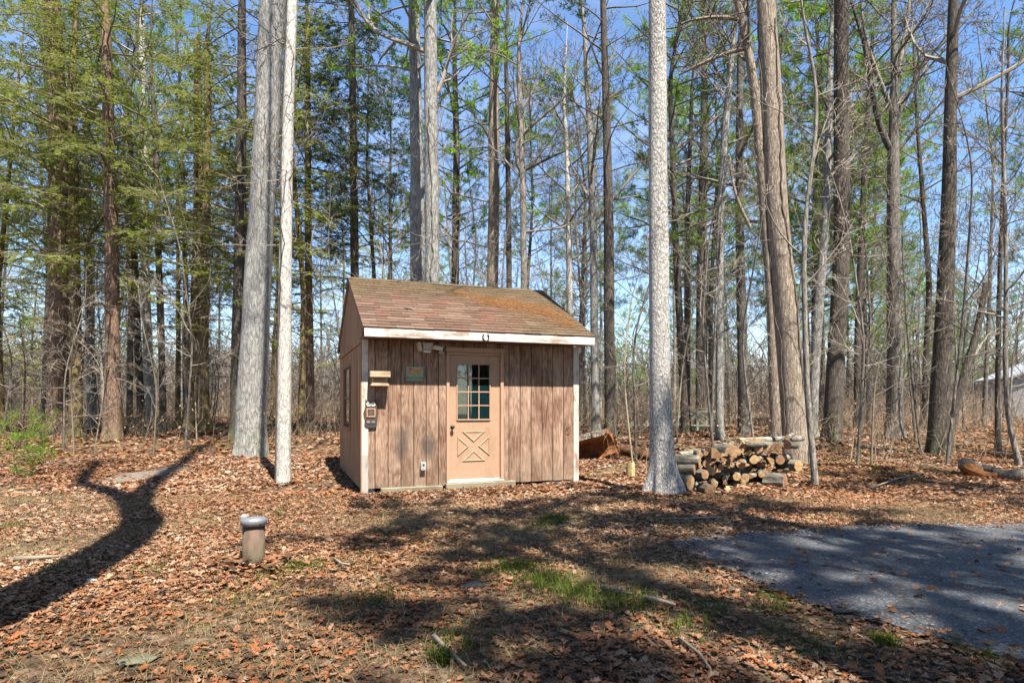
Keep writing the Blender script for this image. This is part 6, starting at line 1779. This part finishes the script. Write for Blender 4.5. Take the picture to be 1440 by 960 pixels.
def zone(x, y):
    u = 720 + FP * x / y
    return 0 if u < 480 else (1 if u < 880 else 2)
def drop(protos, word, cat, x, y, s0=0.85, s1=1.2):
    i = rb_.randrange(len(protos)); o = protos[i]
    loc = (x, y, h1(x, y)); rz = rb_.uniform(0, 6.28); sc = rb_.uniform(s0, s1)
    if o.name in used: o = copy_tree(o, loc, rz, sc)
    else:
        used[o.name] = 1; o.location = loc; o.rotation_euler = (0, 0, rz); o.scale = (sc, sc, sc)
    zn = ZL[zone(x, y)]
    far = 'deep' if y > 34 else 'nearer'
    tag(o, f'{word} in the {"far" if y > 34 else "near"} part of the woods {zn}', cat, f'{cat}s in the {"far" if y > 34 else "near"} woods {zn}')
    placed.append((x, y))
def free(x, y, d):
    return all((x - a) ** 2 + (y - b) ** 2 > d * d for a, b in placed)
cnt = 0; tries = 0
while cnt < 88 and tries < 6000:
    tries += 1
    y = math.sqrt(rb_.uniform(19 ** 2, 72 ** 2)) if rb_.random() < 0.7 else rb_.uniform(19, 40)
    x = rb_.uniform(-0.98, 0.98) * y
    u = 720 + FP * x / y
    if not free(x, y, 1.6) or (abs(x - 8.2) < 2.2 and abs(y - 24.6) < 1.5): continue
    if 28 < x < 52 and 40 < y < 60: continue
    if u > 1290 and y < 45 and rb_.random() < 0.6: continue
    if 700 < u < 960 and rb_.random() < 0.5: continue
    k = rb_.random(); z = zone(x, y)
    if z == 2 and y < 27 and rb_.random() < 0.6: continue
    if z == 0:
        if k < 0.34: drop(PH_, 'olive green hemlock', 'hemlock', x, y)
        elif k < 0.78: drop(PB_, 'bare leafless tree', 'bare tree', x, y)
        else: drop(PP_, 'green pine', 'pine', x, y)
    else:
        if k < (0.58 if (z == 1 and u < 720) or 950 < u < 1280 else 0.24): drop(PP_, 'green pine', 'pine', x, y)
        elif k < 0.62 and u < 640: drop(PH_, 'olive green hemlock', 'hemlock', x, y)
        else: drop(PB_, 'bare leafless tree', 'bare tree', x, y)
    cnt += 1
cnt = 0
while cnt < 6:
    y = rb_.uniform(20, 62); x = rb_.uniform(-0.95, -0.27) * y
    if not free(x, y, 1.4): continue
    k = rb_.random()
    drop(PH_ if k < 0.5 else (PB_ if k < 0.8 else PP_), 'olive green hemlock' if k < 0.5 else ('bare leafless tree' if k < 0.8 else 'green pine'), 'hemlock' if k < 0.5 else ('bare tree' if k < 0.8 else 'pine'), x, y); cnt += 1
# the wood also stands behind the camera
cnt = 0
while cnt < 46:
    y = -rb_.uniform(13, 48); x = rb_.uniform(-45, 45)
    if not free(x, y, 2.5): continue
    k = rb_.random()
    pr_ = PP_ if k < 0.5 else PB_
    o = copy_tree(pr_[rb_.randrange(len(pr_))], (x, y, h1(x, y)), rb_.uniform(0, 6.28), rb_.uniform(0.8, 1.05))
    tag(o, 'green pine in the woods behind the camera' if k < 0.5 else 'bare leafless tree in the woods behind the camera', 'pine' if k < 0.5 else 'bare tree', 'pines behind the camera' if k < 0.5 else 'bare trees behind the camera')
    placed.append((x, y)); cnt += 1
# pines closing the view far off on the right
for k in range(16):
    x = rb_.uniform(0.60, 0.86); y = rb_.uniform(62, 85)
    drop([PP_[1], PP_[3]], 'green pine', 'pine', x * y, y, 0.75, 1.05)
for k in range(12):
    x = rb_.uniform(0.02, 0.34); y = rb_.uniform(60, 88)
    drop([PP_[1], PP_[3]], 'green pine', 'pine', x * y, y, 0.55, 0.8)
cnt = 0
while cnt < 135:
    y = rb_.uniform(12.5, 34); x = rb_.uniform(-0.92, 0.92) * y; u = 720 + FP * x / y
    if bool(in_shed(x, y, 0.6)) or not free(x, y, 0.45) or (u < 860 and y < 15.5): continue
    if u < 480 and rb_.random() < 0.25: continue
    if abs(x - (-6.5)) < 2.2 and y < 17: continue
    drop(PS_, 'thin pale sapling', 'sapling', x, y, 0.7, 1.15); cnt += 1

# ------------------------------------------------------------------ uncountable brush and the far edge of the wood
def brush(n, y0, y1, h0, h1__, seed, rad, spread=0.95, forks=3, ok=None):
    g = np.random.default_rng(seed)
    y = np.sqrt(g.uniform(y0 ** 2, y1 ** 2, n)); x = g.uniform(-spread, spread, n) * y
    k = ~in_shed(x, y, 0.5)
    if ok is not None: k &= ok(x, y, g)
    x, y = x[k], y[k]; n = len(x)
    h = g.uniform(h0, h1__, n) * (0.6 + 0.4 * g.random(n))
    b = np.stack([x, y, H(x, y) - 0.03], -1)
    l = g.normal(0, 0.22, (n, 2)); l2 = g.normal(0, 0.14, (n, 2))
    f = np.linspace(0, 1, 5)
    P = b[:, None, :] + np.concatenate([(l[:, None] * f[None, :, None] + l2[:, None] * np.sin(f * 3.1)[None, :, None]) * h[:, None, None], (h[:, None] * f[None] * (1 - 0.12 * f[None]))[:, :, None]], -1)
    Rr = rad * g.uniform(0.6, 1.4, (n, 1)) * (1 - 0.7 * f)[None]
    Vs, Fs = [], []
    v, fc = tube_arrays(P, Rr, 3); Vs.append(v); Fs.append(fc); o = len(v)
    for c in range(forks):
        s = g.uniform(0.2, 0.9, n); i = np.minimum((s * 4).astype(int), 3); fr = s * 4 - i
        p = P[np.arange(n), i] * (1 - fr)[:, None] + P[np.arange(n), i + 1] * fr[:, None]
        d = g.normal(0, 1, (n, 3)); d[:, 2] = np.abs(d[:, 2]) * 0.7 + 0.2; d /= np.linalg.norm(d, axis=1, keepdims=True)
        ll = h * g.uniform(0.2, 0.5, n); bend = g.normal(0, 0.15, (n, 3))
        ff = np.linspace(0, 1, 4)
        Q = p[:, None] + d[:, None] * (ll[:, None] * ff[None])[:, :, None] + bend[:, None] * (ll[:, None] * ff[None] ** 2)[:, :, None]
        v, fc = tube_arrays(Q, rad * 0.55 * g.uniform(0.6, 1.3, (n, 1)) * (1 - 0.6 * ff)[None], 3); Vs.append(v); Fs.append(fc + o); o += len(v)
    return np.concatenate(Vs), np.concatenate(Fs)
def near_ok(x, y, g):
    u = 720 + FP * x / y
    edge = np.where(u < 480, 17.5, np.where(u < 860, 16.0, 13.2))
    return (y > edge + g.normal(0, 0.8, len(x))) & (g.random(len(x)) < np.clip(0.5 + 0.7 * np.sin(0.7 * x + 1.3 * np.sin(0.5 * y)), 0.15, 1))
v1, f1 = brush(5200, 12, 30, 0.35, 2.2, 501, 0.006, ok=near_ok)
v2, f2 = brush(7500, 26, 66, 0.7, 3.2, 502, 0.011, ok=lambda x, y, g: g.random(len(x)) < 0.9)
o = link('undergrowth', np_mesh('undergrowth', np.concatenate([v1, v2]), [(np.concatenate([f1, f2 + len(v1)]), 0)]), M['twig_brown'])
tag(o, 'tangle of bare tan brush and seedlings under the trees', 'brush', kind='stuff')
v3, f3 = brush(10500, 72, 120, 3.5, 10.5, 503, 0.03, 1.0, 6)
v4, f4 = brush(1500, 70, 130, 9.0, 16.0, 504, 0.09, 1.0, 8)
v5, f5 = brush(1500, 62, 100, 7.0, 16.0, 505, 0.06, 1.0, 8, ok=lambda x, y, g: x < -0.25 * y)
vv_, ff_, oo_ = [v3, v4, v5], [f3, f4 + len(v3), f5 + len(v3) + len(v4)], 0
o = link('distant_woods', np_mesh('distant_woods', np.concatenate(vv_), [(np.concatenate(ff_), 0)]), M['twig'])
tag(o, 'far grey-brown mass of leafless trees closing the view', 'woods', kind='stuff')
# dry leaves still hanging on low beech shoots
g = np.random.default_rng(61)
n = 7000
cl = 260
cy = np.sqrt(g.uniform(14 ** 2, 45 ** 2, cl)); cx = g.uniform(-0.9, 0.9, cl) * cy
kk = ~in_shed(cx, cy, 0.8); cx, cy = cx[kk], cy[kk]
i = g.integers(0, len(cx), n)
x = cx[i] + g.normal(0, 0.45, n); y = cy[i] + g.normal(0, 0.45, n); z = H(x, y) + np.abs(g.normal(0.7, 0.5, n))
Lf = Leafy(); Lf.add(np.stack([x, y, z], -1), g.normal(0, 1, (n, 3)) + np.array([0, 0, -0.6]), g.normal(0, 1, (n, 3)), g.uniform(0.05, 0.10, n), g.uniform(0.018, 0.03, n), g.uniform(0, 1, n))
v, f, tt = Lf.arrays()
o = link('beech_leaves', np_mesh('beech_leaves', v, [(f, 0)], False, tt), M['beech_leaf'])
tag(o, 'pale dry leaves still hanging on the low brush', 'leaves', kind='stuff')
# low green shrub leaves and moss behind the firewood and at the far right
n = 1500
cs = [(1210, 655, 60), (560, 600, 30), (1380, 600, 60), (840, 590, 30), (60, 640, 40), (1020, 560, 60)]
pts_ = []
for u, v_, r in cs:
    p = pg(u, v_ + 8) if v_ > 585 else pg(u, 606)
    s = r / FP * p.y
    pts_.append(np.stack([g.normal(p.x, s * 0.6, n // 6), g.normal(p.y, s, n // 6), np.abs(g.normal(0.15, 0.14, n // 6))], -1))
p = np.concatenate(pts_); p[:, 2] += H(p[:, 0], p[:, 1])
Lf = Leafy(); m_ = len(p); Lf.add(p, g.normal(0, 1, (m_, 3)) + np.array([0, 0, 0.4]), g.normal(0, 1, (m_, 3)), g.uniform(0.03, 0.07, m_), g.uniform(0.01, 0.02, m_), g.uniform(0, 1, m_))
v, f, tt = Lf.arrays()
o = link('low_green_shrubs', np_mesh('low_green_shrubs', v, [(f, 0)], False, tt), M['grass'])
tag(o, 'scattered low green leaves sprouting through the litter', 'ground cover', kind='stuff')
# prototypes that were never placed are removed
for o in PB_ + PP_ + PH_ + PS_:
    if o.name not in used:
        for ch in list(o.children): bpy.data.objects.remove(ch)
        bpy.data.objects.remove(o)
